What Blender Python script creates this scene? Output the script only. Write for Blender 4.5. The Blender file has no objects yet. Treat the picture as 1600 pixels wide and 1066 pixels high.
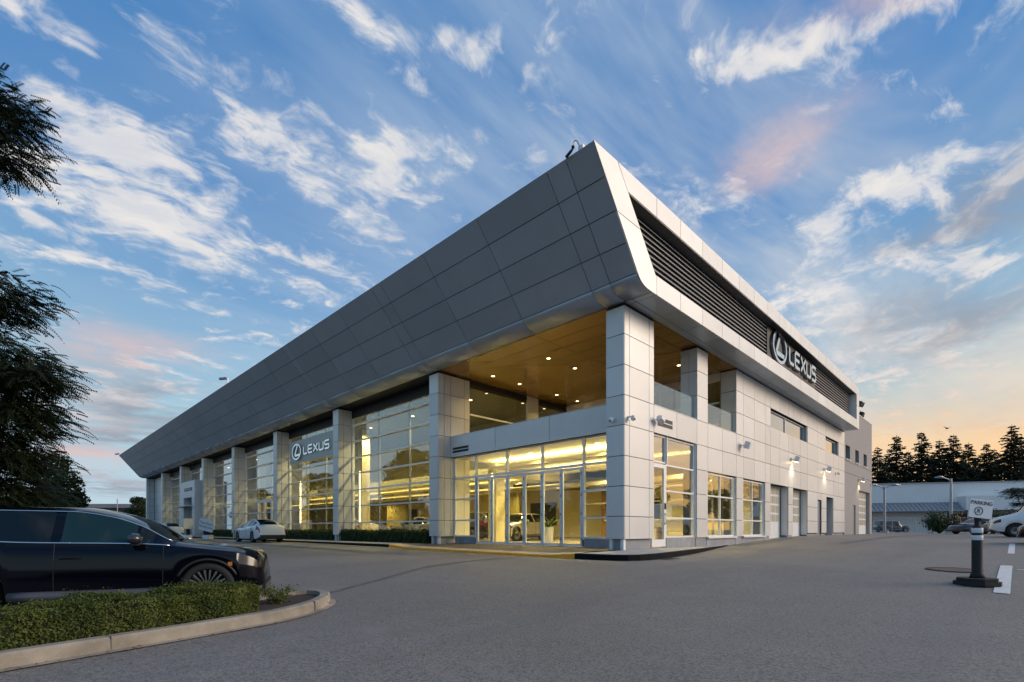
import bpy, math, random
import numpy as np
from mathutils import Vector, Matrix
R_ = math.radians
rnd = random.Random(7)
SC = bpy.context.scene
COL = SC.collection

# ------------------------------------------------------------------ camera, sky, sun, exposure
CAMX, CAMY, CAMZ = -14.055, -8.836, 1.35
HEAD = R_(44.78)                     # world x runs along the service side, world y along the showroom front
FX, FY = math.cos(HEAD), math.sin(HEAD)
RX, RY = math.sin(HEAD), -math.cos(HEAD)
cam = bpy.data.objects.new('camera', bpy.data.cameras.new('camera'))
COL.objects.link(cam)
cam.location = (CAMX, CAMY, CAMZ)
cam.rotation_euler = (R_(90), 0, HEAD - R_(90))
cam.data.sensor_width = 36.0
cam.data.lens = 36.0 * 784 / 1600
cam.data.shift_y = (828 - 533) / 1600
cam.data.clip_start = 0.05
cam.data.clip_end = 9000
SC.camera = cam

def world_xy(X, Z):                  # metres right of / ahead of the viewpoint -> ground plan
    return CAMX + FX * Z + RX * X, CAMY + FY * Z + RY * X

SUN_AZ = R_(-52)    # low sun, off to the right of the street
SUN_EL = R_(22)
sun = bpy.data.objects.new('sun', bpy.data.lights.new('sun', 'SUN'))
COL.objects.link(sun)
sun.data.energy = 1.5
sun.data.angle = R_(28)
sun.data.color = (1.0, 0.80, 0.62)
sd = Vector((math.cos(SUN_EL) * math.cos(SUN_AZ), math.cos(SUN_EL) * math.sin(SUN_AZ), math.sin(SUN_EL)))
sun.rotation_euler = sd.to_track_quat('Z', 'Y').to_euler()
sun.location = (60, -40, 30)

vs = SC.view_settings
vs.view_transform = 'Standard'; vs.look = 'None'; vs.exposure = 0.68; vs.gamma = 1.0; vs.use_curve_mapping = False
SC.cycles.use_denoising = True
SC.cycles.max_bounces = 8
SC.cycles.transparent_max_bounces = 12
SC.cycles.sample_clamp_indirect = 4.0
SC.cycles.caustics_reflective = False
SC.cycles.caustics_refractive = False

class NT:
    def __init__(s, tree):
        s.t = tree; s.n = tree.nodes; s.l = tree.links
    def node(s, typ, **kw):
        n = s.n.new(typ)
        for k, v in kw.items(): setattr(n, k, v)
        return n
    def put(s, sock, v):
        if hasattr(v, 'is_linked') or hasattr(v, 'links'): s.l.new(v, sock)
        elif v is not None: sock.default_value = v
    def math(s, op, a, b=None, c=None, clamp=False):
        n = s.node('ShaderNodeMath', operation=op); n.use_clamp = clamp
        s.put(n.inputs[0], a)
        if b is not None: s.put(n.inputs[1], b)
        if c is not None: s.put(n.inputs[2], c)
        return n.outputs[0]
    def vmath(s, op, a, b=None):
        n = s.node('ShaderNodeVectorMath', operation=op); s.put(n.inputs[0], a)
        if b is not None: s.put(n.inputs[1], b)
        return n.outputs[0]
    def mix(s, f, a, b, mode='MIX'):
        n = s.node('ShaderNodeMix', data_type='RGBA', blend_type=mode)
        s.put(n.inputs[0], f); s.put(n.inputs[6], a); s.put(n.inputs[7], b)
        return n.outputs[2]
    def noise(s, vec, scale, detail=4, rough=.55, dist=0.0, out=0):
        n = s.node('ShaderNodeTexNoise'); s.put(n.inputs['Vector'], vec)
        n.inputs['Scale'].default_value = scale; n.inputs['Detail'].default_value = detail
        n.inputs['Roughness'].default_value = rough; n.inputs['Distortion'].default_value = dist
        return n.outputs[out]
    def remap(s, v, a, b, c=0.0, d=1.0, smooth=True):
        n = s.node('ShaderNodeMapRange'); n.clamp = True
        n.interpolation_type = 'SMOOTHSTEP' if smooth else 'LINEAR'
        s.put(n.inputs[0], v)
        for i, q in enumerate((a, b, c, d)): n.inputs[i + 1].default_value = q
        return n.outputs[0]
    def combine(s, x, y, z):
        n = s.node('ShaderNodeCombineXYZ')
        for i, q in enumerate((x, y, z)): s.put(n.inputs[i], q)
        return n.outputs[0]
    def sep(s, v):
        n = s.node('ShaderNodeSeparateXYZ'); s.put(n.inputs[0], v); return n.outputs

world = bpy.data.worlds.new('World'); SC.world = world; world.use_nodes = True
def build_world():
    w = NT(world.node_tree)
    for n in list(w.n): w.n.remove(n)
    sky = w.node('ShaderNodeTexSky', sky_type='NISHITA')
    sky.sun_disc = False
    sky.sun_elevation = SUN_EL
    sky.sun_rotation = R_(90) - SUN_AZ
    sky.air_density = 1.0; sky.dust_density = 0.6; sky.ozone_density = 2.2
    tc = w.node('ShaderNodeTexCoord')
    d = w.vmath('NORMALIZE', tc.outputs['Generated'])
    dx, dy, dz = w.sep(d)
    up = w.math('MAXIMUM', dz, 0.0)
    # cloud sheet high above: direction -> place on the sheet
    den = w.math('ADD', up, 0.07)
    px = w.math('DIVIDE', dx, den); py = w.math('DIVIDE', dy, den)
    P = w.combine(px, py, 0.0)
    # colour of the clear air
    base = w.mix(1.0, sky.outputs[0], (0.13, 0.14, 0.15, 1), 'MULTIPLY')
    base = w.mix(1.0, base, (0.60, 0.55, 0.48, 1), 'DARKEN')
    blue = w.mix(w.remap(up, 0.02, 0.62), (0.30, 0.45, 0.55, 1), (0.034, 0.155, 0.37, 1))
    air = w.mix(0.80, base, blue)
    toward = w.math('ADD', w.math('MULTIPLY', dx, math.cos(SUN_AZ + .62)), w.math('MULTIPLY', dy, math.sin(SUN_AZ + .62)))
    glow = w.math('MULTIPLY', w.remap(toward, 0.55, 1.0), w.remap(up, 0.34, 0.05))
    # thin veil of high haze, thicker towards the sunset
    mpv = w.node('ShaderNodeMapping'); w.put(mpv.inputs[0], P)
    mpv.inputs['Rotation'].default_value = (0, 0, R_(10)); mpv.inputs['Scale'].default_value = (0.55, 1.3, 1)
    vn = w.noise(mpv.outputs[0], .9, 6, .6, .4)
    veil = w.math('MULTIPLY', w.remap(toward, -0.4, 0.8, .10, 1.0), w.remap(vn, .36, .68))
    air = w.mix(w.math('MULTIPLY', veil, 0.78), air, w.mix(w.remap(toward, .2, .95), (0.42, 0.49, 0.56, 1), (0.56, 0.54, 0.51, 1)))
    # broken clouds
    warp = w.noise(P, 1.6, 4, .6, 0, 1)
    Pw = w.vmath('ADD', P, w.vmath('MULTIPLY', w.vmath('SUBTRACT', warp, (.5, .5, .5)), (.34, .34, 0)))
    rot = w.node('ShaderNodeMapping'); w.put(rot.inputs[0], Pw)
    rot.inputs['Rotation'].default_value = (0, 0, R_(15)); rot.inputs['Scale'].default_value = (0.8, 1.35, 1)
    fine = w.noise(rot.outputs[0], 4.2, 10, .63, .35)
    tiny = w.noise(Pw, 13.0, 5, .6)
    fine = w.math('ADD', fine, w.math('MULTIPLY', w.math('SUBTRACT', tiny, .5), .34))
    big = w.noise(P, 0.8, 3, .5)
    warp2 = w.noise(P, 2.3, 5, .6, 0, 1)
    PB_ = w.vmath('ADD', P, w.vmath('MULTIPLY', w.vmath('SUBTRACT', warp2, (.5, .5, .5)), (.62, .62, 0)))
    def blob(cx, cy, rx, ry, ang, gain):
        m = w.node('ShaderNodeMapping', vector_type='TEXTURE')
        w.put(m.inputs[0], PB_)
        m.inputs['Location'].default_value = (cx, cy, 0); m.inputs['Rotation'].default_value = (0, 0, ang)
        m.inputs['Scale'].default_value = (rx, ry, 1)
        ln = w.node('ShaderNodeVectorMath', operation='LENGTH'); w.put(ln.inputs[0], m.outputs[0])
        return w.remap(ln.outputs['Value'], 1.35, 0.0, 0.0, gain)
    cover = w.math('MULTIPLY', w.math('SUBTRACT', big, 0.5), 0.7)
    for b in BLOBS:
        cover = w.math('ADD', cover, blob(*b))
    dens = w.math('ADD', w.math('MULTIPLY', w.math('SUBTRACT', fine, 0.5), 1.75), w.math('SUBTRACT', w.math('MULTIPLY', cover, 0.27), 0.165))
    a_hi = w.remap(dens, -0.12, 0.22)
    lowsky = w.remap(up, 0.30, 0.06)
    white = w.mix(w.remap(dens, -0.05, 0.30), (0.45, 0.48, 0.53, 1), (0.64, 0.605, 0.57, 1))
    inner = w.remap(w.noise(rot.outputs[0], 6.5, 6, .62), .36, .64)
    white = w.mix(w.math('MULTIPLY', w.math('SUBTRACT', 1.0, inner), .55), white, (0.42, 0.45, 0.51, 1))
    grey = w.mix(w.remap(w.noise(P, .5, 3), .40, .60), (0.27, 0.29, 0.35, 1), (0.47, 0.42, 0.43, 1))
    cc = w.mix(w.math('MULTIPLY', lowsky, .9), white, grey)
    pink = None
    for b in PINKS:
        q = blob(*b); pink = q if pink is None else w.math('MAXIMUM', pink, q)
    dark = None
    for b in DARKS:
        q = blob(*b); dark = q if dark is None else w.math('MAXIMUM', dark, q)
    sn = w.remap(w.noise(Pw, 2.2, 6, .6), .30, .60)
    col = w.mix(w.math('MULTIPLY', a_hi, 0.90), air, cc)
    col = w.mix(w.math('MULTIPLY', pink, sn), col, (0.53, 0.385, 0.37, 1))
    col = w.mix(w.math('MULTIPLY', dark, sn), col, (0.22, 0.24, 0.29, 1))
    gold = w.mix(w.remap(up, .30, .08), (0.60, 0.48, 0.34, 1), (0.85, 0.49, 0.17, 1))
    gm = w.math('MULTIPLY', glow, w.remap(w.noise(rot.outputs[0], .7, 5), .25, .65, .72, 1.0))
    col = w.mix(w.math('MULTIPLY', gm, 0.98), col, gold)
    bg = w.node('ShaderNodeBackground'); w.put(bg.inputs[0], col); bg.inputs[1].default_value = 0.88
    out = w.node('ShaderNodeOutputWorld'); w.l.new(bg.outputs[0], out.inputs[0])
def pxp(px, py):                     # place on the cloud sheet seen at a photo position
    u = (px - 800) / 784; v = (828 - py) / 784
    d = Vector((FX + u * RX, FY + u * RY, v)).normalized()
    return d.x / (d.z + .07), d.y / (d.z + .07)
def streak(x0, y0, x1, y1, wid, gain):   # a bank of cloud between two seen points, wid = half breadth as seen
    a = Vector(pxp(x0, y0)); b = Vector(pxp(x1, y1)); m = (a + b) / 2; dd = b - a
    mx, my = (x0 + x1) / 2, (y0 + y1) / 2; L = math.hypot(x1 - x0, y1 - y0); nx, ny = -(y1 - y0) / L, (x1 - x0) / L
    q = Vector(pxp(mx + nx * wid, my + ny * wid)) - m
    t = dd.normalized(); ww = abs(t.x * q.y - t.y * q.x)
    return (m.x, m.y, dd.length * .62, max(ww, .02), math.atan2(dd.y, dd.x), gain)
BLOBS = [streak(70, 0, 190, 180, 90, 1.0), streak(20, 180, 230, 330, 170, .72), streak(130, 330, 380, 320, 110, .75), streak(60, 380, 230, 380, 70, .7), streak(300, 380, 350, 460, 60, .9),
         streak(470, 30, 720, 20, 60, .8), streak(520, 150, 660, 90, 80, .75), streak(705, 120, 745, 45, 40, .7), streak(440, 160, 430, 20, 50, .4), streak(270, 140, 370, 170, 40, .5),
         streak(400, 320, 620, 250, 90, .6), streak(570, 310, 625, 262, 34, 1.05), streak(430, 480, 480, 400, 50, .75), streak(480, 500, 620, 400, 60, .4), streak(770, 270, 830, 250, 30, .5),
         streak(975, 195, 1110, 110, 42, 1.15), streak(1080, 130, 1245, 55, 46, 1.2), streak(1230, 90, 1420, 10, 50, .8), streak(640, 330, 670, 300, 30, .4),
         streak(1190, 470, 1500, 355, 50, 1.25), streak(1270, 340, 1620, 235, 48, 1.15), streak(1470, 430, 1560, 395, 26, .9), streak(1400, 130, 1540, 50, 60, .6), streak(1300, 240, 1430, 170, 40, .5), streak(1570, 290, 1640, 270, 30, .9),
         streak(1240, 530, 1400, 480, 50, .8), streak(1270, 610, 1600, 500, 70, .85), streak(1400, 680, 1600, 620, 50, .6),
         streak(90, 650, 330, 560, 60, .75), streak(100, 600, 240, 690, 60, .6), streak(100, 740, 200, 740, 40, .8), streak(120, 500, 60, 470, 40, .5)]
PINKS = [streak(1160, 265, 1290, 225, 56, .70), streak(1190, 20, 1390, 20, 62, .75), streak(80, 520, 300, 570, 46, .75), streak(80, 715, 190, 700, 30, .8), streak(110, 675, 190, 660, 20, .5)]
DARKS = [streak(1460, 335, 1680, 315, 75, 1.0), streak(1330, 560, 1640, 470, 60, .85), streak(100, 625, 340, 640, 46, .95), streak(80, 690, 300, 670, 26, .9), streak(60, 762, 230, 755, 26, .85), streak(180, 690, 260, 640, 40, .6)]
build_world()
world.cycles.sampling_method = 'MANUAL'; world.cycles.sample_map_resolution = 512

# ------------------------------------------------------------------ helpers
def smooth(t):
    t = min(1.0, max(0.0, t)); return t * t * (3 - 2 * t)
def ground_z(x, y):
    dx, dy = x - CAMX, y - CAMY
    Z = dx * FX + dy * FY; X = dx * RX + dy * RY
    g = 0.1 + 0.4 * smooth((Z - 5) / 9 + .02 * X) + 0.08 * smooth((Z - 16) / 16)
    if x > 0: g += 0.40 * smooth(x / 22.0)
    return g

class MB:
    def __init__(s): s.v = []; s.f = []
    def add(s, vs_, fs):
        b = len(s.v); s.v += [tuple(p) for p in vs_]; s.f += [tuple(i + b for i in f) for f in fs]; return s
    def box(s, x0, x1, y0, y1, z0, z1):
        return s.add([(x0, y0, z0), (x1, y0, z0), (x1, y1, z0), (x0, y1, z0), (x0, y0, z1), (x1, y0, z1), (x1, y1, z1), (x0, y1, z1)],
                     [(0, 3, 2, 1), (4, 5, 6, 7), (0, 1, 5, 4), (1, 2, 6, 5), (2, 3, 7, 6), (3, 0, 4, 7)])
    def prism(s, pts, ax, a0, a1):   # polygon in the plane normal to axis ax, given in the other two coordinates
        n = len(pts)
        def mk(p, a):
            q = list(p); q.insert(ax, a); return tuple(q)
        vs_ = [mk(p, a0) for p in pts] + [mk(p, a1) for p in pts]
        fs = [tuple(range(n)), tuple(range(2 * n - 1, n - 1, -1))] + [(i, i + n, (i + 1) % n + n, (i + 1) % n) for i in range(n)]
        return s.add(vs_, fs)
    def tube(s, pts, r, n=8, cap=True):
        pts = [Vector(p) for p in pts]; rr = r if isinstance(r, (list, tuple)) else [r] * len(pts)
        vs_ = []; up = Vector((0, 0, 1))
        for i, p in enumerate(pts):
            t = (pts[min(i + 1, len(pts) - 1)] - pts[max(i - 1, 0)]).normalized()
            a = t.cross(up)
            if a.length < 1e-3: a = t.cross(Vector((1, 0, 0)))
            a.normalize(); b = t.cross(a)
            for k in range(n):
                c = 2 * math.pi * k / n; vs_.append(p + (a * math.cos(c) + b * math.sin(c)) * rr[i])
        fs = [(i * n + k, i * n + (k + 1) % n, (i + 1) * n + (k + 1) % n, (i + 1) * n + k) for i in range(len(pts) - 1) for k in range(n)]
        if cap: fs += [tuple(range(n)), tuple(range(len(pts) * n - 1, (len(pts) - 1) * n - 1, -1))]
        return s.add(vs_, fs)
    def lathe(s, prof, n=24, axis='z', c=(0, 0, 0)):
        vs_ = []
        for r, h in prof:
            for k in range(n):
                a = 2 * math.pi * k / n; p = (r * math.cos(a), r * math.sin(a), h)
                if axis == 'y': p = (p[0], p[2], p[1])
                if axis == 'x': p = (p[2], p[0], p[1])
                vs_.append((p[0] + c[0], p[1] + c[1], p[2] + c[2]))
        m = len(prof)
        fs = [(i * n + k, i * n + (k + 1) % n, (i + 1) * n + (k + 1) % n, (i + 1) * n + k) for i in range(m - 1) for k in range(n)]
        if prof[0][0] < .003 or prof[-1][0] < .003: fs += [tuple(range(n - 1, -1, -1)), tuple(range((m - 1) * n, m * n))]
        else: fs += [((m - 1) * n + k, (m - 1) * n + (k + 1) % n, (k + 1) % n, k) for k in range(n)]
        return s.add(vs_, fs)
    def mesh(s, name='m', sm=False):
        me = bpy.data.meshes.new(name); me.from_pydata(s.v, [], s.f); me.validate(); me.update()
        bmfix(me)
        if sm: me.polygons.foreach_set('use_smooth', [True] * len(me.polygons))
        return me
import bmesh
def bmfix(me):
    b = bmesh.new(); b.from_mesh(me); bmesh.ops.recalc_face_normals(b, faces=b.faces); b.to_mesh(me); b.free()

def link(name, me, m=None, parent=None, loc=None, rot=None, scl=None):
    o = bpy.data.objects.new(name, me); COL.objects.link(o)
    if m is not None and me is not None:
        if len(me.materials) == 0: me.materials.append(m)
        elif me.materials[0] is not m:
            o.material_slots[0].link = 'OBJECT'; o.material_slots[0].material = m
    if parent is not None: o.parent = parent
    if loc: o.location = loc
    if rot: o.rotation_euler = rot
    if scl: o.scale = scl
    return o
def obj(name, mb, m, parent=None, sm=False, **kw):
    return link(name, mb.mesh(name, sm), m, parent, **kw)
def tag(o, label=None, cat=None, group=None, kind=None):
    if label: o['label'] = label
    if cat: o['category'] = cat
    if group: o['group'] = group
    if kind: o['kind'] = kind
    return o
def empty(name, loc=(0, 0, 0), rz=0, parent=None):
    o = bpy.data.objects.new(name, None); COL.objects.link(o); o.location = loc; o.rotation_euler = (0, 0, rz)
    o.empty_display_size = .2
    if parent is not None: o.parent = parent
    return o
def copy_tree(o, parent=None):
    c = o.copy(); COL.objects.link(c)
    if parent is not None: c.parent = parent
    for ch in o.children: copy_tree(ch, c)
    return c
_cubes = {}
def cube(m):                         # one shared box for each material
    if m.name not in _cubes:
        me = MB().box(-.5, .5, -.5, .5, -.5, .5).mesh('panel_' + m.name); me.materials.append(m); _cubes[m.name] = me
    return _cubes[m.name]
def slab(name, m, parent, x0, x1, y0, y1, z0, z1):
    return link(name, cube(m), None, parent, ((x0 + x1) / 2, (y0 + y1) / 2, (z0 + z1) / 2), None, (abs(x1 - x0), abs(y1 - y0), abs(z1 - z0)))

# ------------------------------------------------------------------ materials
def mat(name, col, rough=.5, metal=0.0, spec=.5, vary=0.0, noise=0.0, nscale=4.0, bump=0.0, bscale=40.0, coat=0.0, emit=None, estr=0.0, coords='Object', rvary=0.0):
    m = bpy.data.materials.new(name); m.use_nodes = True
    t = NT(m.node_tree); b = m.node_tree.nodes['Principled BSDF']
    b.inputs['Roughness'].default_value = rough; b.inputs['Metallic'].default_value = metal
    b.inputs['Specular IOR Level'].default_value = spec
    b.inputs['Coat Weight'].default_value = coat; b.inputs['Coat Roughness'].default_value = .04
    c = tuple(col) + (1,)
    tc = t.node('ShaderNodeTexCoord').outputs[coords]
    if coords == 'World': tc = None
    src = c
    if vary > 0:
        oi = t.node('ShaderNodeObjectInfo')
        f = t.remap(oi.outputs['Random'], 0, 1, 1 - vary, 1 + vary, False)
        src = t.mix(1.0, src, t.combine(f, f, f), 'MULTIPLY')
    if noise > 0:
        geo = t.node('ShaderNodeNewGeometry').outputs['Position']
        f = t.remap(t.noise(geo, nscale, 6, .6), .25, .75, 1 - noise, 1 + noise, False)
        src = t.mix(1.0, src, t.combine(f, f, f), 'MULTIPLY')
    if rvary > 0:
        geo = t.node('ShaderNodeNewGeometry').outputs['Position']
        t.put(b.inputs['Roughness'], t.remap(t.noise(geo, 1.3, 5, .6), .3, .7, rough - rvary, rough + rvary, False))
    t.put(b.inputs['Base Color'], src)
    if bump > 0:
        geo = t.node('ShaderNodeNewGeometry').outputs['Position']
        bn = t.node('ShaderNodeBump'); bn.inputs['Strength'].default_value = bump; bn.inputs['Distance'].default_value = .01
        t.put(bn.inputs['Height'], t.noise(geo, bscale, 4, .6)); t.l.new(bn.outputs[0], b.inputs['Normal'])
    if emit:
        b.inputs['Emission Color'].default_value = tuple(emit) + (1,); b.inputs['Emission Strength'].default_value = estr
    return m

def glass_mat(name, refl=.16, tint=(.82, .86, .84), rough=0.0):
    m = bpy.data.materials.new(name); m.use_nodes = True; t = NT(m.node_tree)
    for n in list(t.n): t.n.remove(n)
    tr = t.node('ShaderNodeBsdfTransparent'); tr.inputs[0].default_value = tuple(tint) + (1,)
    gl = t.node('ShaderNodeBsdfGlossy'); gl.inputs[0].default_value = (.95, .97, 1, 1); gl.inputs['Roughness'].default_value = rough
    lw = t.node('ShaderNodeLayerWeight'); lw.inputs[0].default_value = .5
    geo = t.node('ShaderNodeNewGeometry').outputs['Position']
    bn = t.node('ShaderNodeBump'); bn.inputs['Strength'].default_value = .02; bn.inputs['Distance'].default_value = .02
    t.put(bn.inputs['Height'], t.noise(geo, .8, 1)); t.l.new(bn.outputs[0], gl.inputs['Normal'])
    f = t.math('ADD', t.math('MULTIPLY', t.math('POWER', lw.outputs['Facing'], 4.0), .8), refl, clamp=True)
    mx = t.node('ShaderNodeMixShader'); t.put(mx.inputs[0], f); t.l.new(tr.outputs[0], mx.inputs[1]); t.l.new(gl.outputs[0], mx.inputs[2])
    o = t.node('ShaderNodeOutputMaterial'); t.l.new(mx.outputs[0], o.inputs[0])
    return m

def leaf_mat(name, c1, c2, trans=.25):
    m = bpy.data.materials.new(name); m.use_nodes = True; t = NT(m.node_tree)
    b = t.n['Principled BSDF']; b.inputs['Roughness'].default_value = .55; b.inputs['Specular IOR Level'].default_value = .3
    geo = t.node('ShaderNodeNewGeometry')
    f = t.remap(t.noise(geo.outputs['Position'], 3.0, 3), .35, .65)
    rp = geo.outputs['Random Per Island']
    f = t.math('ADD', t.math('MULTIPLY', f, .5), t.math('MULTIPLY', rp, .5))
    col = t.mix(f, tuple(c1) + (1,), tuple(c2) + (1,)); t.put(b.inputs['Base Color'], col)
    tl = t.node('ShaderNodeBsdfTranslucent'); t.put(tl.inputs[0], col)
    mx = t.node('ShaderNodeMixShader'); mx.inputs[0].default_value = trans
    t.l.new(b.outputs[0], mx.inputs[1]); t.l.new(tl.outputs[0], mx.inputs[2])
    t.l.new(mx.outputs[0], t.n['Material Output'].inputs[0])
    return m

def asphalt_mat():
    m = bpy.data.materials.new('asphalt'); m.use_nodes = True; t = NT(m.node_tree); b = t.n['Principled BSDF']
    geo = t.node('ShaderNodeNewGeometry').outputs['Position']
    big = t.noise(geo, .16, 5, .6); mid = t.noise(geo, 1.7, 5, .65); grit = t.noise(geo, 34, 5, .85)
    vor = t.node('ShaderNodeTexVoronoi'); t.put(vor.inputs['Vector'], geo); vor.inputs['Scale'].default_value = 58
    c = t.mix(t.remap(big, .3, .7), (.240, .214, .186, 1), (.300, .268, .234, 1))
    c = t.mix(t.remap(mid, .35, .75, 0, .30), c, (.160, .152, .146, 1))
    c = t.mix(t.remap(grit, .45, .59, 0, .88), c, (.092, .082, .072, 1))
    c = t.mix(t.math('MULTIPLY', t.remap(vor.outputs['Distance'], .34, .14), .50), c, (.52, .47, .42, 1))
    c = t.mix(t.remap(t.noise(geo, .75, 4, .7, .6), .64, .74, 0, .40), c, (.10, .092, .085, 1))
    c = t.mix(t.remap(t.noise(t.vmath('ADD', geo, (31, 7, 0)), .42, 5, .6, 1.2), .60, .70, 0, .30), c, (.30, .272, .245, 1))
    # long faint stains where tyres run
    mp = t.node('ShaderNodeMapping'); t.put(mp.inputs[0], geo); mp.inputs['Scale'].default_value = (.06, .9, 1); mp.inputs['Rotation'].default_value = (0, 0, R_(12))
    c = t.mix(t.remap(t.noise(mp.outputs[0], 1.0, 4), .52, .70, 0, .30), c, (.14, .135, .13, 1))
    t.put(b.inputs['Base Color'], c); b.inputs['Roughness'].default_value = .66; b.inputs['Specular IOR Level'].default_value = .5
    bn = t.node('ShaderNodeBump'); bn.inputs['Strength'].default_value = .55; bn.inputs['Distance'].default_value = .006
    t.put(bn.inputs['Height'], t.math('ADD', grit, vor.outputs['Distance'])); t.l.new(bn.outputs[0], b.inputs['Normal'])
    return m

def brick_mat():
    m = bpy.data.materials.new('brick_pavers'); m.use_nodes = True; t = NT(m.node_tree); b = t.n['Principled BSDF']
    geo = t.node('ShaderNodeNewGeometry').outputs['Position']
    br = t.node('ShaderNodeTexBrick'); t.put(br.inputs['Vector'], geo)
    br.inputs['Scale'].default_value = 1; br.inputs['Brick Width'].default_value = .2; br.inputs['Row Height'].default_value = .1
    br.inputs['Mortar Size'].default_value = .005
    br.inputs['Color1'].default_value = (.13, .085, .065, 1); br.inputs['Color2'].default_value = (.095, .068, .056, 1); br.inputs['Mortar'].default_value = (.06, .055, .05, 1)
    c = t.mix(t.remap(t.noise(geo, 1.2, 5), .4, .7, 0, .5), br.outputs[0], (.14, .12, .11, 1))
    t.put(b.inputs['Base Color'], c); b.inputs['Roughness'].default_value = .8
    return m

M = {}
M['asphalt'] = asphalt_mat()
M['pavers'] = brick_mat()
M['alu'] = mat('silver_panel', (.67, .665, .655), .42, .22, vary=.07, noise=.03, nscale=1.2, rvary=.05)
M['alu_dark'] = mat('grey_panel', (.38, .43, .49), .34, .28, vary=.06, noise=.05, nscale=.9, rvary=.06)
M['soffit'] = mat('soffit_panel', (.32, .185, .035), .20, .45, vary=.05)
for k_ in ('alu', 'alu_dark'):
    t_ = NT(M[k_].node_tree); bn_ = t_.node('ShaderNodeBump'); bn_.inputs['Strength'].default_value = .10 if k_ == 'alu' else .03; bn_.inputs['Distance'].default_value = .05
    oi_ = t_.node('ShaderNodeObjectInfo'); tc_ = t_.node('ShaderNodeNewGeometry').outputs['Position']
    t_.put(bn_.inputs['Height'], t_.noise(t_.vmath('ADD', tc_, t_.combine(oi_.outputs['Random'], 0.0, oi_.outputs['Random'])), .9, 2, .5)); t_.l.new(bn_.outputs[0], t_.n['Principled BSDF'].inputs['Normal'])
M['core'] = mat('joint_dark', (.018, .018, .02), .8)
M['frame'] = mat('white_frame', (.80, .81, .83), .4, .2, noise=.03)
M['louvre'] = mat('louvre_metal', (.72, .70, .68), .45, .3, noise=.08)
M['black'] = mat('black_panel', (.012, .012, .014), .5)
M['chrome'] = mat('chrome', (.78, .77, .76), .12, 1.0)
M['stucco'] = mat('stucco', (.36, .335, .325), .9, noise=.06, nscale=2.5, bump=.25, bscale=60)
M['block'] = mat('plinth_block', (.30, .31, .33), .8, noise=.12, nscale=5, vary=.1)
M['glass'] = glass_mat('glazing', .15, (.90, .92, .89))
M['glass_clear'] = glass_mat('clear_glazing', .05, (.93, .95, .92))
M['glass_up'] = glass_mat('reflective_glazing', .45, (.62, .62, .60))
M['glass_rail'] = glass_mat('balustrade_glass', .14, (.75, .85, .85))
M['whitedoor'] = mat('white_door', (.78, .78, .77), .45, noise=.05)
M['greydoor'] = mat('grey_door', (.22, .23, .25), .5, noise=.05)
M['frost'] = mat('frosted_pane', (.52, .47, .36), .3, noise=.05)
M['concrete'] = mat('concrete', (.46, .435, .40), .88, noise=.22, nscale=3.0, bump=.3, bscale=70)
M['kerbconc'] = mat('kerb_concrete', (.30, .265, .215), .88, noise=.42, nscale=2.6, bump=.4, bscale=60)
M['kerbblack'] = mat('black_kerb_paint', (.010, .010, .011), .85, spec=.12, noise=.4, nscale=6)
M['yellow'] = mat('yellow_kerb_paint', (1.0, .40, .008), .55, noise=.2, nscale=7)
M['paint'] = mat('road_paint', (.68, .68, .66), .7, noise=.18, nscale=9)
M['int_wall'] = mat('interior_wall', (.68, .61, .38), .7)
M['int_floor'] = mat('interior_floor', (.52, .44, .30), .22, noise=.05)
M['int_ceil'] = mat('interior_ceiling', (.62, .58, .42), .8)
M['int_dark'] = mat('interior_dark', (.05, .05, .05), .7)
M['cove'] = mat('cove_light', (1, .9, .7), emit=(1.0, .78, .30), estr=48.0)
M['cove_low'] = mat('soft_cove_light', (1, .9, .7), emit=(1.0, .78, .30), estr=6.0)
M['strip'] = mat('light_strip', (1, .9, .7), emit=(1.0, .80, .34), estr=5.0)
M['lampface'] = mat('lamp_face', (1, .95, .8), emit=(1.0, .74, .36), estr=7.0)
M['metalgrey'] = mat('grey_metal', (.32, .33, .35), .4, .6)
M['lampwhite'] = mat('lamp_housing', (.78, .78, .79), .4, .1)
M['rubber'] = mat('black_rubber', (.014, .014, .014), .75, noise=.3, nscale=12)
M['reflective'] = mat('reflective_tape', (.72, .72, .74), .35)
M['sign'] = mat('sign_white', (.78, .78, .79), .5)
M['ink'] = mat('ink_black', (.015, .015, .016), .6)
M['soil'] = mat('bark_mulch', (.060, .038, .026), .95, noise=.5, nscale=25, bump=1.0, bscale=45)
M['bark'] = mat('bark', (.055, .042, .032), .9, noise=.4, nscale=9, bump=.8, bscale=25)
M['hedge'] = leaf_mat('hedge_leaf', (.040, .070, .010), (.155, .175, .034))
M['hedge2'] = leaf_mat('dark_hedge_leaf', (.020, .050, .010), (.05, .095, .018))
M['hedge_core'] = mat('hedge_core', (.010, .014, .005), .9)
M['locust'] = leaf_mat('locust_leaf', (.006, .011, .004), (.018, .030, .008), .10)
M['tree'] = leaf_mat('broad_leaf', (.020, .034, .012), (.05, .075, .02), .2)
M['fir'] = leaf_mat('fir_needles', (.012, .020, .010), (.030, .040, .016), .12)
M['drybrown'] = leaf_mat('fallen_leaf', (.30, .13, .02), (.45, .25, .04))

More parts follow.
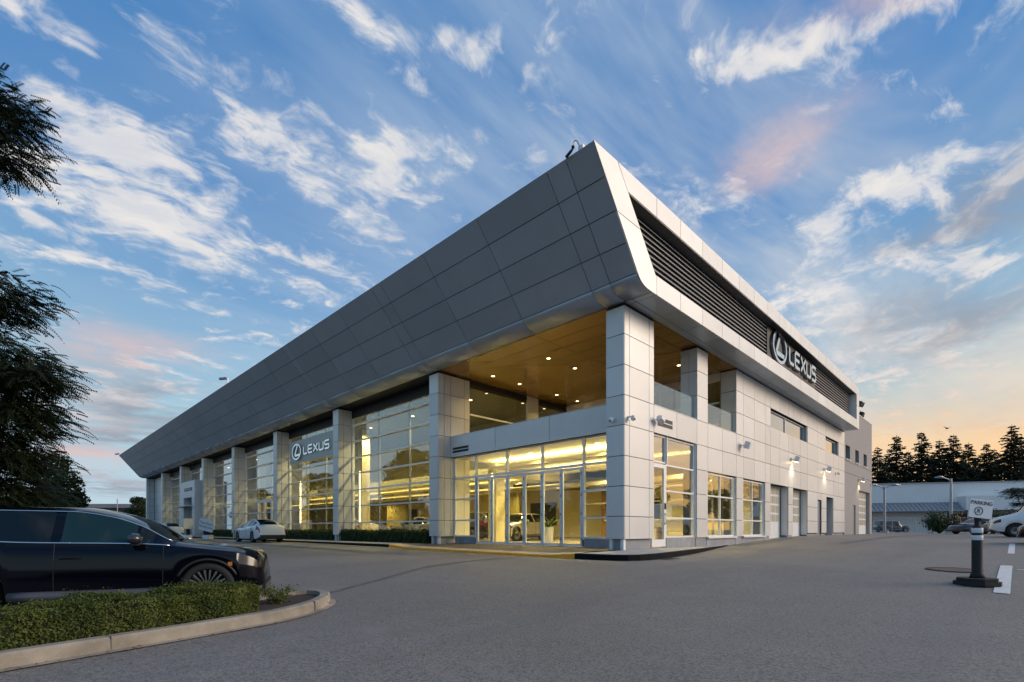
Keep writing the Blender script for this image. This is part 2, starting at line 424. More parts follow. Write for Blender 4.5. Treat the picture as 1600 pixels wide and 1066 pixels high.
# ------------------------------------------------------------------ ground
def build_ground():
    def axis(near, far):
        a = list(np.arange(-near, near + .01, 1.0)); s_ = 1.0; v = near; pos = []
        while v < far: s_ *= 1.22; v += s_; pos.append(v)
        return [-q for q in reversed(pos)] + a + pos
    xs = axis(32, 4000); ys = [y + 18 for y in axis(34, 4000)]
    V = [(x, y, ground_z(x, y)) for y in ys for x in xs]; n = len(xs)
    F = [(j * n + i, j * n + i + 1, (j + 1) * n + i + 1, (j + 1) * n + i) for j in range(len(ys) - 1) for i in range(n - 1)]
    mb = MB(); mb.add(V, F)
    tag(obj('ground', mb, M['asphalt'], sm=True), kind='structure')
build_ground()

# ------------------------------------------------------------------ dealership building
ROW = [1.04, 1.79, 2.78, 3.76, 4.76, 5.73, 6.71, 7.70, 8.62]
GAP = .011
COLY = [0, 9.91, 19.82, 29.54, 39.38, 49.10, 58.28, 68.06, 78.15]
CW = .71
bld = tag(empty('dealership_building'), 'long two-storey showroom with slanted grey metal fascia, silver columns and lit glass front', 'building')

def panel_x(name, m, parent, x, y0, y1, z0, z1, th=.05):   # a panel facing -x whose face lies at x
    return slab(name, m, parent, x, x + th, y0 + GAP, y1 - GAP, z0 + GAP, z1 - GAP)
def panel_y(name, m, parent, y, x0, x1, z0, z1, th=.05):   # a panel facing -y
    return slab(name, m, parent, x0 + GAP, x1 - GAP, y, y + th, z0 + GAP, z1 - GAP)

def column(y0, depth, seams, top=8.62, firstrow=0, xseam=None):
    mb = MB().box(.03, depth, y0 + .03, y0 + CW - .03, ROW[firstrow] + .01, 8.69)
    c = obj('column', mb, M['core'], bld)
    for k in range(firstrow, len(ROW) - 1):
        z0, z1 = ROW[k], ROW[k + 1]
        panel_x('column_panel', M['alu'], c, 0, y0 - .0, y0 + CW, z0, z1, .028)
        ss = seams
        for a, b in zip(ss[:-1], ss[1:]):
            a2 = a if a > 0 else .032
            panel_y('column_panel', M['alu'], c, y0, a2 - (GAP if a == 0 else 0), b, z0, z1, .028)
    # far side
    slab('column_panel', M['alu'], c, .03, depth, y0 + CW - .028, y0 + CW, ROW[firstrow] + .02, 8.6)
    # foot: grey blocks and white corner posts under the cladding
    zb = ground_z(0, y0) - .1
    slab('column_foot', M['block'], c, .16, depth - .05, y0 + .13, y0 + CW - .1, zb, ROW[firstrow] + .01)
    slab('column_post', M['frame'], c, .08, .20, y0 + .08, y0 + .20, zb, ROW[firstrow] + .005)
    slab('column_post', M['frame'], c, .08, .20, y0 + CW - .2, y0 + CW - .08, zb, ROW[firstrow] + .005)
    return c
for i, y0 in enumerate(COLY):
    if i == 0: column(y0, 1.9, [0, .31, 1.57, 1.9])
    elif i == 1: column(y0, 1.9, [0, .34, .73, 1.55, 1.9])
    else: column(y0, .95, [0, .33, .88])

# --- slanted fascia along the showroom front
PT, PB = Vector((-3.07, 11.70)), Vector((-.86, 8.99))
def fascia_profile():
    pts = [PT.lerp(PB, t / 4) for t in range(5)]
    arc = []
    dirn = (PB - PT).normalized(); c = None
    p0 = PB; p3 = Vector((-.02, 8.70)); p1 = PB + dirn * .34; p2 = p3 + Vector((-.40, 0))
    for k in range(1, 9):
        t = k / 8; arc.append(((1 - t) ** 3) * p0 + 3 * (1 - t) ** 2 * t * p1 + 3 * (1 - t) * t * t * p2 + t ** 3 * p3)
    return pts, arc
FP, FARC = fascia_profile()
YS = [-1.0] + [q for i in range(8) for q in (COLY[i] - .03, COLY[i] + .67, COLY[i] + .67 + (COLY[i + 1] - COLY[i] - .7) / 3, COLY[i] + .67 + (COLY[i + 1] - COLY[i] - .7) * 2 / 3)] + [COLY[8] - .03, 79.0]
def strip_panel(name, m, parent, prof, y0, y1, th=.05):     # a bent sheet following a profile in x-z
    n = len(prof); V = []
    for off in (0, th):
        for i, p in enumerate(prof):
            t = (prof[min(i + 1, n - 1)] - prof[max(i - 1, 0)]).normalized()
            nn = Vector((-t.y, t.x))
            if nn.x < 0: nn = -nn
            if abs(t.x) > .98: nn = Vector((0, 1))
            q = p + nn * off
            V += [(q.x, y0, q.y), (q.x, y1, q.y)]
    F = []
    for i in range(n - 1):
        a = 2 * i; b = 2 * n + a
        F += [(a, a + 1, a + 3, a + 2), (b, b + 2, b + 3, b + 1), (a, a + 2, b + 2, b), (a + 1, b + 1, b + 3, a + 3)]
    F += [(0, 2 * n, 2 * n + 1, 1), (2 * n - 2, 2 * n - 1, 4 * n - 1, 4 * n - 2)]
    mb = MB(); mb.add(V, F)
    return obj(name, mb, m, parent, sm=n > 3)
fpoly = [(PT.x + .09, PT.y - .03)] + [(p.x + .05, p.y + .04) for p in FP[1:]] + [(p.x + .04, p.y + .045) for p in FARC] + [(1.2, 8.745), (1.2, 11.45), (-1.6, 11.45)]
fascia = obj('fascia', MB().prism(fpoly, 1, -.44, 78.95), M['core'], bld)
for a, b in zip(YS[:-1], YS[1:]):
    for k in range(4):
        d = (FP[k + 1] - FP[k]).normalized() * GAP
        strip_panel('fascia_panel', M['alu_dark'], fascia, [FP[k] + d, FP[k + 1] - d], a + GAP, b - GAP)
    d = (FARC[0] - FP[4]).normalized() * GAP
    strip_panel('fascia_panel', M['alu_dark'], fascia, [FP[4] + d] + FARC, a + GAP, b - GAP)
obj('fascia_end', MB().prism([(p[0], p[1]) for p in [(PT.x, PT.y)] + [tuple(p) for p in FP[1:]] + [tuple(p) for p in FARC] + [(1.2, 8.70), (1.2, 11.45), (-1.6, 11.6)]], 1, 78.96, 79.0), M['alu_dark'], fascia)
slab('roof_edge', M['alu_dark'], fascia, PT.x + .03, PT.x + 1.5, -.9, 78.9, 11.66, 11.72)

# --- framed fascia over the service side, with louvres set back in it
YF = -1.0
rf = obj('side_fascia', MB().box(-.3, 29.85, -.50, -.44, 8.74, 11.6), M['core'], bld)
seams_x = [.27, 1.87, 3.57, 5.3, 7.0, 8.7, 10.4, 12.1, 13.8, 15.5, 17.2, 18.9, 20.6, 22.3, 24.0, 25.7, 27.4, 29.1]
IT, IB = Vector((-1.42, 11.13)), Vector((.19, 9.29))
def yp(pts, name='side_fascia_panel', y0=YF, y1=YF + .05, m='alu'):
    return obj(name, MB().prism(pts, 1, y0, y1), M[m], rf)
zs = 10.32
def on(a, b, z): t = (z - a.y) / (b.y - a.y); return a.lerp(b, t)
oT, oM, iM = PT, on(PT, PB, zs), on(IT, IB, zs)
g2 = GAP
dtop = Vector((-1.95, 11.70))
yp([(oT.x, oT.y), (oM.x, oM.y + g2), (iM.x, iM.y + g2), (IT.x, IT.y), (dtop.x + (-.0), 11.72)])
bot = [p for p in FARC]
yp([(oM.x, oM.y - g2), (PB.x, PB.y)] + [(p.x, p.y) for p in bot] + [(seams_x[0] - g2, 8.70), (seams_x[0] - g2, 9.29), (IB.x, IB.y), (iM.x, iM.y - g2)])
prev = None
tops = [(-1.93 + .02, 11.72, -1.42 + .02)] 
xs_ = seams_x
yp([(-1.91, 11.72), (-1.395, 11.13), (xs_[0] - g2, 11.13), (xs_[0] - g2, 11.73)])
for a, b in zip(xs_[:-1], xs_[1:]):
    yp([(a + g2, 11.13), (b - g2, 11.13), (b - g2, 11.74), (a + g2, 11.74)])
    yp([(a + g2, 8.70), (b - g2, 8.70), (b - g2, 9.29), (a + g2, 9.29)])
arc_r = [(29.9 - .55 + .55 * math.sin(t), 11.74 - .55 + .55 * math.cos(t)) for t in np.linspace(0, math.pi / 2, 8)]
yp([(29.1 + g2, 8.70), (29.9, 8.70), (29.9, 10.30), (29.1 + g2, 10.30)])
yp([(29.1 + g2, 10.32), (29.9, 10.32)] + [tuple(q) for q in arc_r[::-1]] + [(29.1 + g2, 11.74)])
# reveals of the opening
YB = -.60
obj('side_fascia_reveal', MB().prism([(-1.42, 11.13), (29.1, 11.13), (29.1, 11.18), (-1.42, 11.18)], 1, YF + .052, -.50), M['core'], rf)
slab('side_fascia_reveal', M['alu'], rf, IB.x, 29.1, YF + .052, -.50, 9.235, 9.285)
slab('side_fascia_reveal', M['alu'], rf, 29.11, 29.16, YF + .052, -.46, 9.29, 11.13)
dl = (IB - IT).normalized(); nl = Vector((-dl.y, dl.x)) * -.05
obj('side_fascia_reveal', MB().prism([tuple(IT), tuple(IB), tuple(IB + nl), tuple(IT + nl)], 1, YF + .052, -.50), M['alu'], rf)
slab('side_fascia_end', M['alu'], rf, 29.85, 29.9, YF + .052, .8, 8.70, 11.2)
slab('side_fascia_cap', M['alu'], rf, -2.9, 29.4, YF + .052, 1.2, 11.66, 11.715)
# underside panels of the overhang
for k, (a, b) in enumerate(zip([-.0] + seams_x, seams_x + [29.88])):
    for (c, d) in ((YF + .052, -.30), (-.30, .0)):
        if d == .0 and (1.9 < 9.3 and a < 9.3): d = .0
        slab('soffit_panel', M['alu_dark'], rf, a + GAP, b - GAP, c + (.0 if c < -.5 else GAP), d - GAP, 8.70, 8.735)
# louvre blades, interrupted by the black sign board
louv = obj('louvre_screen', MB().box(-.80, 29.08, -.515, -.505, 9.24, 11.16), M['core'], bld)
nb = 11
for k in range(nb):
    z = 9.36 + k * (11.08 - 9.36) / (nb - 1)
    xl = on(IT, IB, z).x + .10
    for (a, b) in ((xl, 11.5), (19.8, 29.05)):
        obj('louvre_blade', MB().prism([(-.60, z - .035), (-.585, z - .05), (-.52, z + .035), (-.535, z + .05)], 0, a, b), M['louvre'], louv)
slab('sign_board', M['black'], louv, 11.5, 19.8, -.62, -.52, 9.30, 11.12)

# --- ceiling over the balcony with recessed lights
ceil = obj('balcony_ceiling', MB().box(.0, 9.6, .02, 9.95, 8.75, 8.8), M['core'], bld)
cx = [.0, .9, 1.8, 2.7, 3.6, 4.5, 5.4, 6.3, 7.2, 8.1, 9.0, 9.5]; cy = [.0, .69, 3.95, 7.0, 9.9]
for a, b in zip(cx[:-1], cx[1:]):
    for c, d in zip(cy[:-1], cy[1:]):
        slab('ceiling_panel', M['soffit'], ceil, a + GAP, b - GAP, c + GAP, d - GAP, 8.70, 8.735)
for (x, y) in ((2.31, 5.2), (4.15, 5.2), (2.33, 8.7), (4.16, 8.7), (7.05, 8.67), (8.9, 8.7), (7.1, 1.66)):
    d = tag(empty('downlight', (x, y, 8.70)), None, 'downlight', 'recessed lights in the balcony ceiling')
    obj('trim_ring', MB().lathe([(.078, -.012), (.125, -.012), (.13, 0), (.078, 0)], 20), M['chrome'], d)
    obj('lamp', MB().lathe([(.001, -.004), (.075, -.004), (.075, -.001), (.001, -.001)], 20), M['lampface'], d)
    L = bpy.data.lights.new('downlight_beam', 'SPOT'); L.energy = 105; L.spot_size = R_(125); L.spot_blend = .8; L.color = (1, .66, .20); L.shadow_soft_size = .08
    lo = bpy.data.objects.new('downlight_beam', L); COL.objects.link(lo); lo.parent = d; lo.location = (0, 0, -.03)
    d['label'] = {(2.31, 5.2): 'recessed ceiling light above the middle of the balcony, nearest the front', (4.15, 5.2): 'second light from the front in the middle row of the balcony ceiling', (2.33, 8.7): 'recessed ceiling light beside the second tall column',
        (4.16, 8.7): 'second light from the front along the dark balcony window', (7.05, 8.67): 'third light from the front along the far row of the balcony ceiling', (8.9, 8.7): 'farthest light along the far row of the balcony ceiling',
        (7.1, 1.66): 'ceiling light seen between the corner pillar and the next column', (7.0, 5.2): 'deepest light in the middle row of the balcony ceiling'}[(x, y)]

# --- curtain wall bays along the front
def pane(parent, axis, p, a0, a1, z0, z1):
    if axis == 'x': return slab('pane', M['glass'] if p < .96 else M['glass_clear'], parent, p, p + .012, a0, a1, z0, z1)
    return slab('pane', M['glass'], parent, a0, a1, p, p + .012, z0, z1)
GX = .88
for i in range(1, 7):
    ya, yb = COLY[i] + CW, COLY[i + 1]
    cw = obj('curtain_wall', MB().box(GX + .02, GX + .14, ya, yb, 8.15, 8.69), M['black'], bld)  # black header band paints in the shade under the soffit
    ts = [ya + (yb - ya) * k / 3 for k in range(4)]
    zr = [.93] + ROW[1:8] + [8.15]
    for k in range(3):
        for a, b in zip(zr[:-1], zr[1:]):
            pane(cw, 'x', GX + .05, ts[k] + .03, ts[k + 1] - .03, a + .02, b - .02)
    for k, t in enumerate(ts):
        w = .06 if k in (0, 3) else .028
        c0, c1 = (t, t + w) if k == 0 else ((t - w, t) if k == 3 else (t - w, t + w))
        slab('mullion', M['frame'] if k in (0, 3) else M['metalgrey'], cw, GX + .0 if k in (0, 3) else GX + .05, GX + .16, c0, c1, .80, 8.15)
    for z in zr[1:-1] + [.93]:
        slab('transom', M['frame'], cw, GX - .07, GX + .049, ya + .003, yb - .003, z - .035, z + .035)
    slab('sill', M['block'], cw, GX - .02, GX + .18, ya, yb, .5, .89)
# last bay is closed with cladding
lw = obj('end_wall', MB().box(.95, 1.2, COLY[7] + CW, COLY[8], .5, 8.69), M['core'], bld)
ts = np.linspace(COLY[7] + CW, COLY[8], 4)
for k in range(3):
    for a, b in zip(ROW[:-1], ROW[1:]): panel_x('wall_panel', M['alu'], lw, .91, ts[k], ts[k + 1], a, b, .035)
# glazed double door in the third bay
ed = obj('entrance_door', MB().box(GX - .03, GX + .02, 36.10, 36.22, .72, 3.72).box(GX - .03, GX + .02, 32.92, 33.04, .72, 3.72).box(GX - .03, GX + .02, 32.93, 36.21, 3.725, 3.84), M['frame'], bld)
for a, b in ((33.06, 34.54), (34.58, 36.06)):
    lf = obj('door_leaf', MB().box(GX - .045, GX + .0, a, a + .12, .74, 3.7).box(GX - .045, GX + .0, b - .12, b, .74, 3.7).box(GX - .044, GX + .0, a + .12, b - .12, .74, .95).box(GX - .044, GX + .0, a + .12, b - .12, 3.58, 3.7), M['frame'], ed)
    h = 34.44 if a < 34 else 34.68
    obj('door_handle', MB().tube([(GX - .09, h, 1.4), (GX - .09, h, 2.2)], .018), M['chrome'], ed)

# portal around the side entrance
po = obj('entrance_portal', MB().box(-.55, .86, 50.10, 55.75, 4.75, 6.45).box(-.55, .86, 54.6, 55.75, .55, 4.748).box(-.55, .86, 50.10, 51.2, .55, 4.748), M['alu'], bld)
slab('portal_recess', M['black'], po, .3, .8, 51.2, 54.6, 3.9, 4.74)
slab('canopy', M['alu'], po, -1.15, .8, 51.0, 56.2, 3.78, 3.88)
slab('portal_door', M['greydoor'], po, .35, .42, 51.22, 54.58, .6, 3.77)

# --- lobby front under the balcony
bandp = obj('balcony_parapet', MB().box(.78, 1.05, CW, 9.88, 4.79, 5.70), M['core'], bld)
for a, b in ((CW, 3.81), (3.81, 6.86), (6.86, 9.91)):
    panel_x('parapet_panel', M['alu'], bandp, .73, a, b, 4.76, 5.735, .048)
slab('parapet_cap', M['alu'], bandp, .74, 1.09, CW, 9.9, 5.737, 5.76)
def grille(parent, axis, p, a0, a1, z0, z1):
    for k in range(2):
        za = z0 + (z1 - z0) * (k * .5 + .06); zb = za + (z1 - z0) * .36
        if axis == 'x': slab('vent_slot', M['black'], parent, p - .008, p + .01, a0, a1, za, zb); slab('vent_blade', M['frame'], parent, p - .03, p - .01, a0, a1, zb, zb + .02)
        else: slab('vent_slot', M['black'], parent, a0, a1, p - .008, p + .01, za, zb); slab('vent_blade', M['frame'], parent, a0, a1, p - .03, p - .01, zb, zb + .02)
grille(bandp, 'x', .73, 8.62, 9.75, 4.93, 5.22)
LX = .94
lob = obj('lobby_front', MB().box(LX, LX + .1, CW, 9.88, 4.70, 4.78), M['frame'], bld)
vt = [.74, 2.33, 4.35, 6.35, 8.36, 9.86]
for a, b in zip(vt[:-1], vt[1:]): pane(lob, 'x', LX + .05, a + .03, b - .03, 3.80, 4.69)
for v in vt: slab('mullion', M['frame'], lob, LX - .03, LX + .10, v - .035, v + .035, 3.805, 4.70)
slab('transom', M['frame'], lob, LX - .04, LX + .10, CW, 9.88, 3.715, 3.80)
for (a, b) in ((.74, 2.33), (8.36, 9.86)):
    for z0, z1 in ((1.06, 1.79), (1.79, 2.78), (2.78, 3.72)): pane(lob, 'x', LX + .05, a + .03, b - .03, z0 + .02, z1 - .02)
    for z in (1.06, 1.79, 2.78): slab('transom', M['frame'], lob, LX - .03, LX + .10, a + .036, b - .036, z - .035, z + .035)
    for v in (a, b): slab('mullion', M['frame'], lob, LX - .03, LX + .10, v - .035, v + .035, .98, 3.713)
    for q in np.arange(a, b - .2, .4): slab('plinth_block', M['block'], lob, LX + .0, LX + .12, q + .004, min(q + .4, b) - .004, .5, 1.02)
LE = np.linspace(2.40, 8.29, 7)
for q in LE: slab('door_joint', M['ink'], lob, LX + .045, LX + .075, q - .03, q + .03, .73, 3.68)
for k in range(6):
    a, b = LE[k] + .011, LE[k + 1] - .011
    z0, z1 = .73, 3.68; fw = .075
    lf = obj('folding_door', MB().box(LX, LX + .06, a, a + fw, z0, z1).box(LX, LX + .06, b - fw, b, z0, z1).box(LX + .001, LX + .059, a + fw, b - fw, z0, z0 + .10).box(LX + .001, LX + .059, a + fw, b - fw, z1 - .09, z1), M['frame'], bld)
    slab('pane', M['glass_clear'], lf, LX + .025, LX + .037, a + fw - .005, b - fw + .005, z0 + .095, z1 - .085)
    for z in (.95, 1.9, 2.6, 3.4): slab('hinge', M['metalgrey'], lf, LX - .022, LX - .002, a - .004, a + .03, z, z + .1)
slab('threshold', M['metalgrey'], lob, LX - .05, LX + .15, 2.34, 8.35, .60, .715)

# --- service side
wall = obj('service_wall', MB().box(9.40, 30.36, .05, .5, 3.80, 6.66).box(9.40, 30.36, .05, .5, 7.76, 8.69).box(9.40, 13.8, .05, .5, 6.66, 7.76).box(20.68, 24.9, .05, .5, 6.66, 7.76).box(28.52, 30.36, .05, .5, 6.66, 7.76)
           .box(1.92, 9.40, .05, .30, 4.79, 5.70).box(6.35, 9.40, .05, .3, 3.80, 4.79), M['core'], bld)
xs_up = [9.34, 10.19, 11.6, 13.13, 13.94, 15.4, 16.91, 17.77, 19.2, 20.66, 22.95, 24.93, 27.0, 28.5, 30.38]
for a, b in zip(xs_up[:-1], xs_up[1:]):
    for z0, z1 in zip(ROW[3:8], ROW[4:9]):
        if z0 == 6.71 and (13.9 <= a < 20.6 or 24.9 <= a < 28.4): continue
        panel_y('wall_panel', M['alu'], wall, 0, a, b, z0, z1 if z1 < 8.6 else 8.66)
for a, b in ((1.9, 3.6), (3.6, 5.3), (5.3, 6.31), (6.31, 7.8), (7.8, 9.34)):
    panel_y('wall_panel', M['alu'], wall, 0, a, b, 4.76, 5.73)
    if a > 5.2: panel_y('wall_panel', M['alu'], wall, 0, a, b, 3.76, 4.76)
grille(wall, 'y', 0, 2.15, 3.25, 5.02, 5.36)
slab('parapet_cap', M['alu'], wall, 1.92, 5.3, .01, .34, 5.735, 5.755)
slab('parapet_cap', M['alu'], wall, 6.33, 9.38, .01, .34, 5.735, 5.755)
def pier(x0, x1, z1=3.76, ret=None):
    p = obj('pier', MB().box(x0 + .03, x1 - .03, .05, .6, 1.06, z1 + .03), M['core'], bld)
    for a, b in zip(ROW[:3], ROW[1:4]): panel_y('pier_panel', M['alu'], p, 0, x0, x1, a, b, .048)
    slab('plinth_block', M['block'], p, x0 + .02, x1 - .02, .06, .5, .4, 1.035)
    return p
for a, b in ((5.30, 6.31), (9.37, 10.19), (13.13, 13.94), (16.91, 17.77)): pier(a, b)
# second upper column on the balcony edge
c2 = obj('column', MB().box(5.35, 6.28, .05, .68, 5.74, 8.69), M['core'], bld)
for z0, z1 in zip(ROW[5:8], ROW[6:9]):
    panel_y('column_panel', M['alu'], c2, 0, 5.32, 6.31, z0, z1, .048)
    for a, b in ((.05, .36), (.36, .71)): slab('column_panel', M['alu'], c2, 5.322, 5.349, a, b - GAP, z0 + GAP, z1 - GAP)
# wall return beside the balcony
rt = obj('wall_return', MB().box(9.40, 9.6, .06, .74, 5.72, 8.69), M['core'], bld)
for z0, z1 in zip(ROW[5:8], ROW[6:9]): slab('wall_panel', M['alu'], rt, 9.362, 9.398, .055, .71, z0 + GAP, (z1 if z1 < 8.6 else 8.66) - GAP)
# glass balustrades between the columns
for (a, b, n) in ((1.95, 5.30, 2), (6.33, 9.34, 2)):
    bl = obj('balustrade', MB().box(a, b, .10, .16, 5.757, 5.79), M['metalgrey'], bld)
    e = np.linspace(a, b, n + 1)
    for k in range(n): slab('pane', M['glass_rail'], bl, e[k] + .015, e[k + 1] - .015, .12, .135, 5.79, 6.62)
# corner door and window unit
def window_y(x0, x1, zs, ms, y=.16, name='window', sill=True, gm='glass'):
    w = obj(name, MB().box(x0, x0 + .06, y - .05, y + .05, zs[0], zs[-1]).box(x1 - .06, x1, y - .05, y + .05, zs[0], zs[-1]).box(x0 + .06, x1 - .06, y - .05, y + .05, zs[-1] - .06, zs[-1]).box(x0 + .06, x1 - .06, y - .05, y + .05, zs[0], zs[0] + .06), M['frame'], bld)
    xm = [x0 + .03] + ms + [x1 - .03]
    for a, b in zip(xm[:-1], xm[1:]):
        for c, d in zip(zs[:-1], zs[1:]): slab('pane', M['glass_up' if c > 3.7 else gm], w, a + .02, b - .02, y - .006, y + .006, c + .02, d - .02)
    for m_ in ms: slab('mullion', M['frame'], w, m_ - .03, m_ + .03, y - .048, y + .048, zs[0] + .061, zs[-1] - .061)
    for z in zs[1:-1]:
        for a, b in zip([x0 + .06] + [q + .031 for q in ms], [q - .031 for q in ms] + [x1 - .06]): slab('transom', M['frame'], w, a, b, y - .046, y + .046, z - .03, z + .03)
    if sill: slab('sill', M['frame'], w, x0 - .03, x1 + .03, -.04, y - .051, zs[0] - .07, zs[0] - .002)
    slab('reveal', M['frame'], w, x1 - .002, x1 + .03, .052, y + .05, zs[0], zs[-1])
    return w
w1 = window_y(2.95, 5.28, [1.06, 1.79, 2.78, 3.72, 4.75], [], sill=False)
sd_ = window_y(1.93, 2.94, [3.76, 4.75], [], sill=False, name='transom_window')
dr = obj('side_door', MB().box(1.94, 2.08, .10, .18, .74, 3.72).box(2.80, 2.93, .10, .18, .74, 3.72).box(2.08, 2.80, .101, .179, .74, 1.0).box(2.08, 2.80, .101, .179, 3.58, 3.72), M['frame'], bld)
slab('pane', M['glass'], dr, 2.07, 2.81, .135, .147, .99, 3.59)
obj('door_handle', MB().tube([(2.86, .05, 1.55), (2.86, .05, 1.95)], .018).box(2.83, 2.89, .05, .10, 1.55, 1.6).box(2.83, 2.89, .05, .10, 1.9, 1.95), M['chrome'], dr)
slab('card_reader', M['ink'], dr, 2.84, 2.90, .06, .10, 2.1, 2.32)
for q in np.arange(2.95, 5.2, .4): slab('plinth_block', M['block'], w1, q + .004, q + .396, .08, .3, .4, 1.05)
for x0, x1 in ((6.33, 9.35), (10.21, 13.11)):
    w = window_y(x0, x1, [1.06, 1.79, 2.78, 3.72], [(x0 + x1) / 2])
    for q in np.arange(x0, x1 - .2, .5): slab('plinth_block', M['block'], w, q + .004, min(q + .496, x1), .06, .3, .4, .985)
# garage doors, set back
for (x0, x1) in ((13.96, 16.89), (17.79, 20.66)):
    gd = obj('garage_door', MB().box(x0 + .02, x1 - .02, .42, .46, .75, 3.8), M['whitedoor'], bld)
    cols = np.linspace(x0 + .1, x1 - .1, 5)
    for a, b in zip(cols[:-1], cols[1:]):
        for z0, z1 in ((1.75, 2.25), (2.25, 2.75), (2.75, 3.25), (3.25, 3.72)):
            slab('pane', M['frost'], gd, a + .06, b - .06, .405, .422, z0 + .06, z1 - .05)
    slab('jamb_panel', M['alu'], gd, x1 + .0, x1 + .03, .052, .41, 1.05, 3.76)
    slab('jamb_panel', M['alu'], gd, x0 - .03, x0, .052, .41, 1.05, 3.76)
    slab('door_track', M['ink'], gd, x1 - .03, x1 - .01, .39, .418, .8, 3.7)
    slab('lintel', M['core'], gd, x0, x1, .05, .42, 3.76, 3.8)
# lower wall with staff doors
lowb = obj('service_wall_base', MB().box(20.70, 22.93, .05, .6, 1.1, 3.80).box(23.90, 25.14, .05, .6, 1.1, 3.80).box(27.01, 30.36, .05, .6, 1.1, 3.80).box(22.93, 23.90, .05, .6, 3.30, 3.80).box(25.14, 27.01, .05, .6, 3.60, 3.80), M['core'], bld)
for x0, x1 in ((20.68, 22.94), (23.90, 25.14), (27.01, 30.38)):
    for z0, z1 in zip([1.14, 1.9, 2.78], [1.9, 2.78, 3.76]): panel_y('wall_panel', M['alu'], lowb, 0, x0, x1, z0, z1)
    slab('plinth_block', M['block'], lowb, x0 + .1, x1 - .1, .08, .5, .5, 1.12)
panel_y('wall_panel', M['alu'], lowb, 0, 22.94, 23.90, 3.30, 3.76); panel_y('wall_panel', M['alu'], lowb, 0, 25.14, 27.01, 3.58, 3.76)
d1 = obj('staff_door', MB().box(22.98, 23.86, .10, .15, .9, 3.26), M['greydoor'], bld); slab('door_handle', M['chrome'], d1, 23.7, 23.8, .04, .098, 1.9, 1.95)
d2 = obj('doorway', MB().box(25.2, 26.95, 1.0, 1.05, .9, 3.56), M['greydoor'], bld); slab('jamb_panel', M['alu'], d2, 26.96, 27.0, .052, 1.0, .95, 3.57)
# upper windows in the service wall
for x0, x1, ms in ((13.95, 20.62, [16.9]), (24.95, 28.46, [])):
    w = window_y(x0, x1, [6.74, 7.68], ms, y=.22, name='upper_window', sill=False, gm='glass_up')
    slab('reveal', M['metalgrey'], w, x1 - .06, x1 - .0, .052, .168, 6.74, 7.68)
# stucco end of the building
def wall_with_holes(x0, x1, z0, z1, holes, y0, y1):
    mb = MB(); xs2 = sorted(set([x0, x1] + [h[0] for h in holes] + [h[1] for h in holes]))
    for a, b in zip(xs2[:-1], xs2[1:]):
        hs = sorted([(h[2], h[3]) for h in holes if h[0] <= a and h[1] >= b]); z = z0
        for c, d in hs:
            if c > z: mb.box(a, b, y0, y1, z, c)
            z = d
        if z1 > z: mb.box(a, b, y0, y1, z, z1)
    return mb
holes = [(30.88, 32.39, 6.78, 7.84), (34.25, 35.6, 6.78, 7.84), (37.48, 38.83, 6.78, 7.84), (33.41, 34.32, .5, 3.32), (35.6, 40.1, .5, 4.63)]
# merge overlapping spans into separate strips
st = obj('stucco_wall', wall_with_holes(30.40, 41.06, .4, 10.8, holes, .03, 1.2), M['stucco'], bld)
for z in (5.73, 6.60): slab('groove_line', M['core'], st, 30.42, 41.05, .024, .034, z - .012, z + .012)
for h in holes[:3]:
    w = obj('small_window', MB().box(h[0], h[0] + .07, .28, .36, h[2], h[3]).box(h[1] - .07, h[1], .28, .36, h[2], h[3]).box(h[0] + .07, h[1] - .07, .28, .36, h[2], h[2] + .07).box(h[0] + .07, h[1] - .07, .28, .36, h[3] - .07, h[3]), M['metalgrey'], bld)
    slab('pane', M['glass'], w, h[0] + .05, h[1] - .05, .31, .322, h[2] + .05, h[3] - .05)
    slab('sill', M['frame'], w, h[0] - .04, h[1] + .04, -.03, .279, h[2] - .05, h[2] - .002)
obj('staff_door', MB().box(33.41, 34.32, .10, .15, .9, 3.32), M['greydoor'], bld)
gd = obj('garage_door', MB().box(35.6, 40.1, .30, .35, .7, 4.63), M['whitedoor'], bld)
cols = np.linspace(35.7, 40.0, 6)
for a, b in zip(cols[:-1], cols[1:]):
    for z0, z1 in zip(np.linspace(1.7, 4.55, 6)[:-1], np.linspace(1.7, 4.55, 6)[1:]): slab('pane', M['frost'], gd, a + .08, b - .08, .285, .302, z0 + .06, z1 - .06)
slab('parapet_cap', M['alu'], st, 30.45, 41.12, .0, 1.3, 10.802, 10.88)
slab('gable_wall', M['stucco'], st, 40.9, 41.05, 1.2, 40, .4, 10.79)
slab('roof', M['metalgrey'], bld, 1.2, 40.9, 1.25, 78.0, 10.5, 10.7)

# --- rooms behind the glass
room = obj('interior_floor', MB().box(1.1, 13.6, .30, 77.8, .3, .72), M['int_floor'], bld)
obj('interior_wall', MB().box(13.4, 13.6, .6, 77.8, .72, 4.3).box(1.2, 13.6, 77.5, 77.8, .72, 8.4).box(9.9, 10.1, 10.4, 77.5, 4.8, 8.5), M['int_wall'], bld)
obj('interior_ceiling', MB().box(1.06, 9.4, .34, 9.9, 4.72, 5.0).box(9.4, 13.6, .34, 9.9, 3.9, 4.1), M['int_ceil'], bld)
obj('mezzanine', MB().box(4.6, 13.6, 9.9, 77.5, 4.15, 4.75), M['int_ceil'], bld)
obj('upper_ceiling', MB().box(1.2, 13.6, 9.95, 77.5, 8.3, 8.5), M['int_dark'], bld)
obj('balcony_floor', MB().box(1.06, 9.36, .32, 9.9, 5.02, 5.08), M['concrete'], bld)
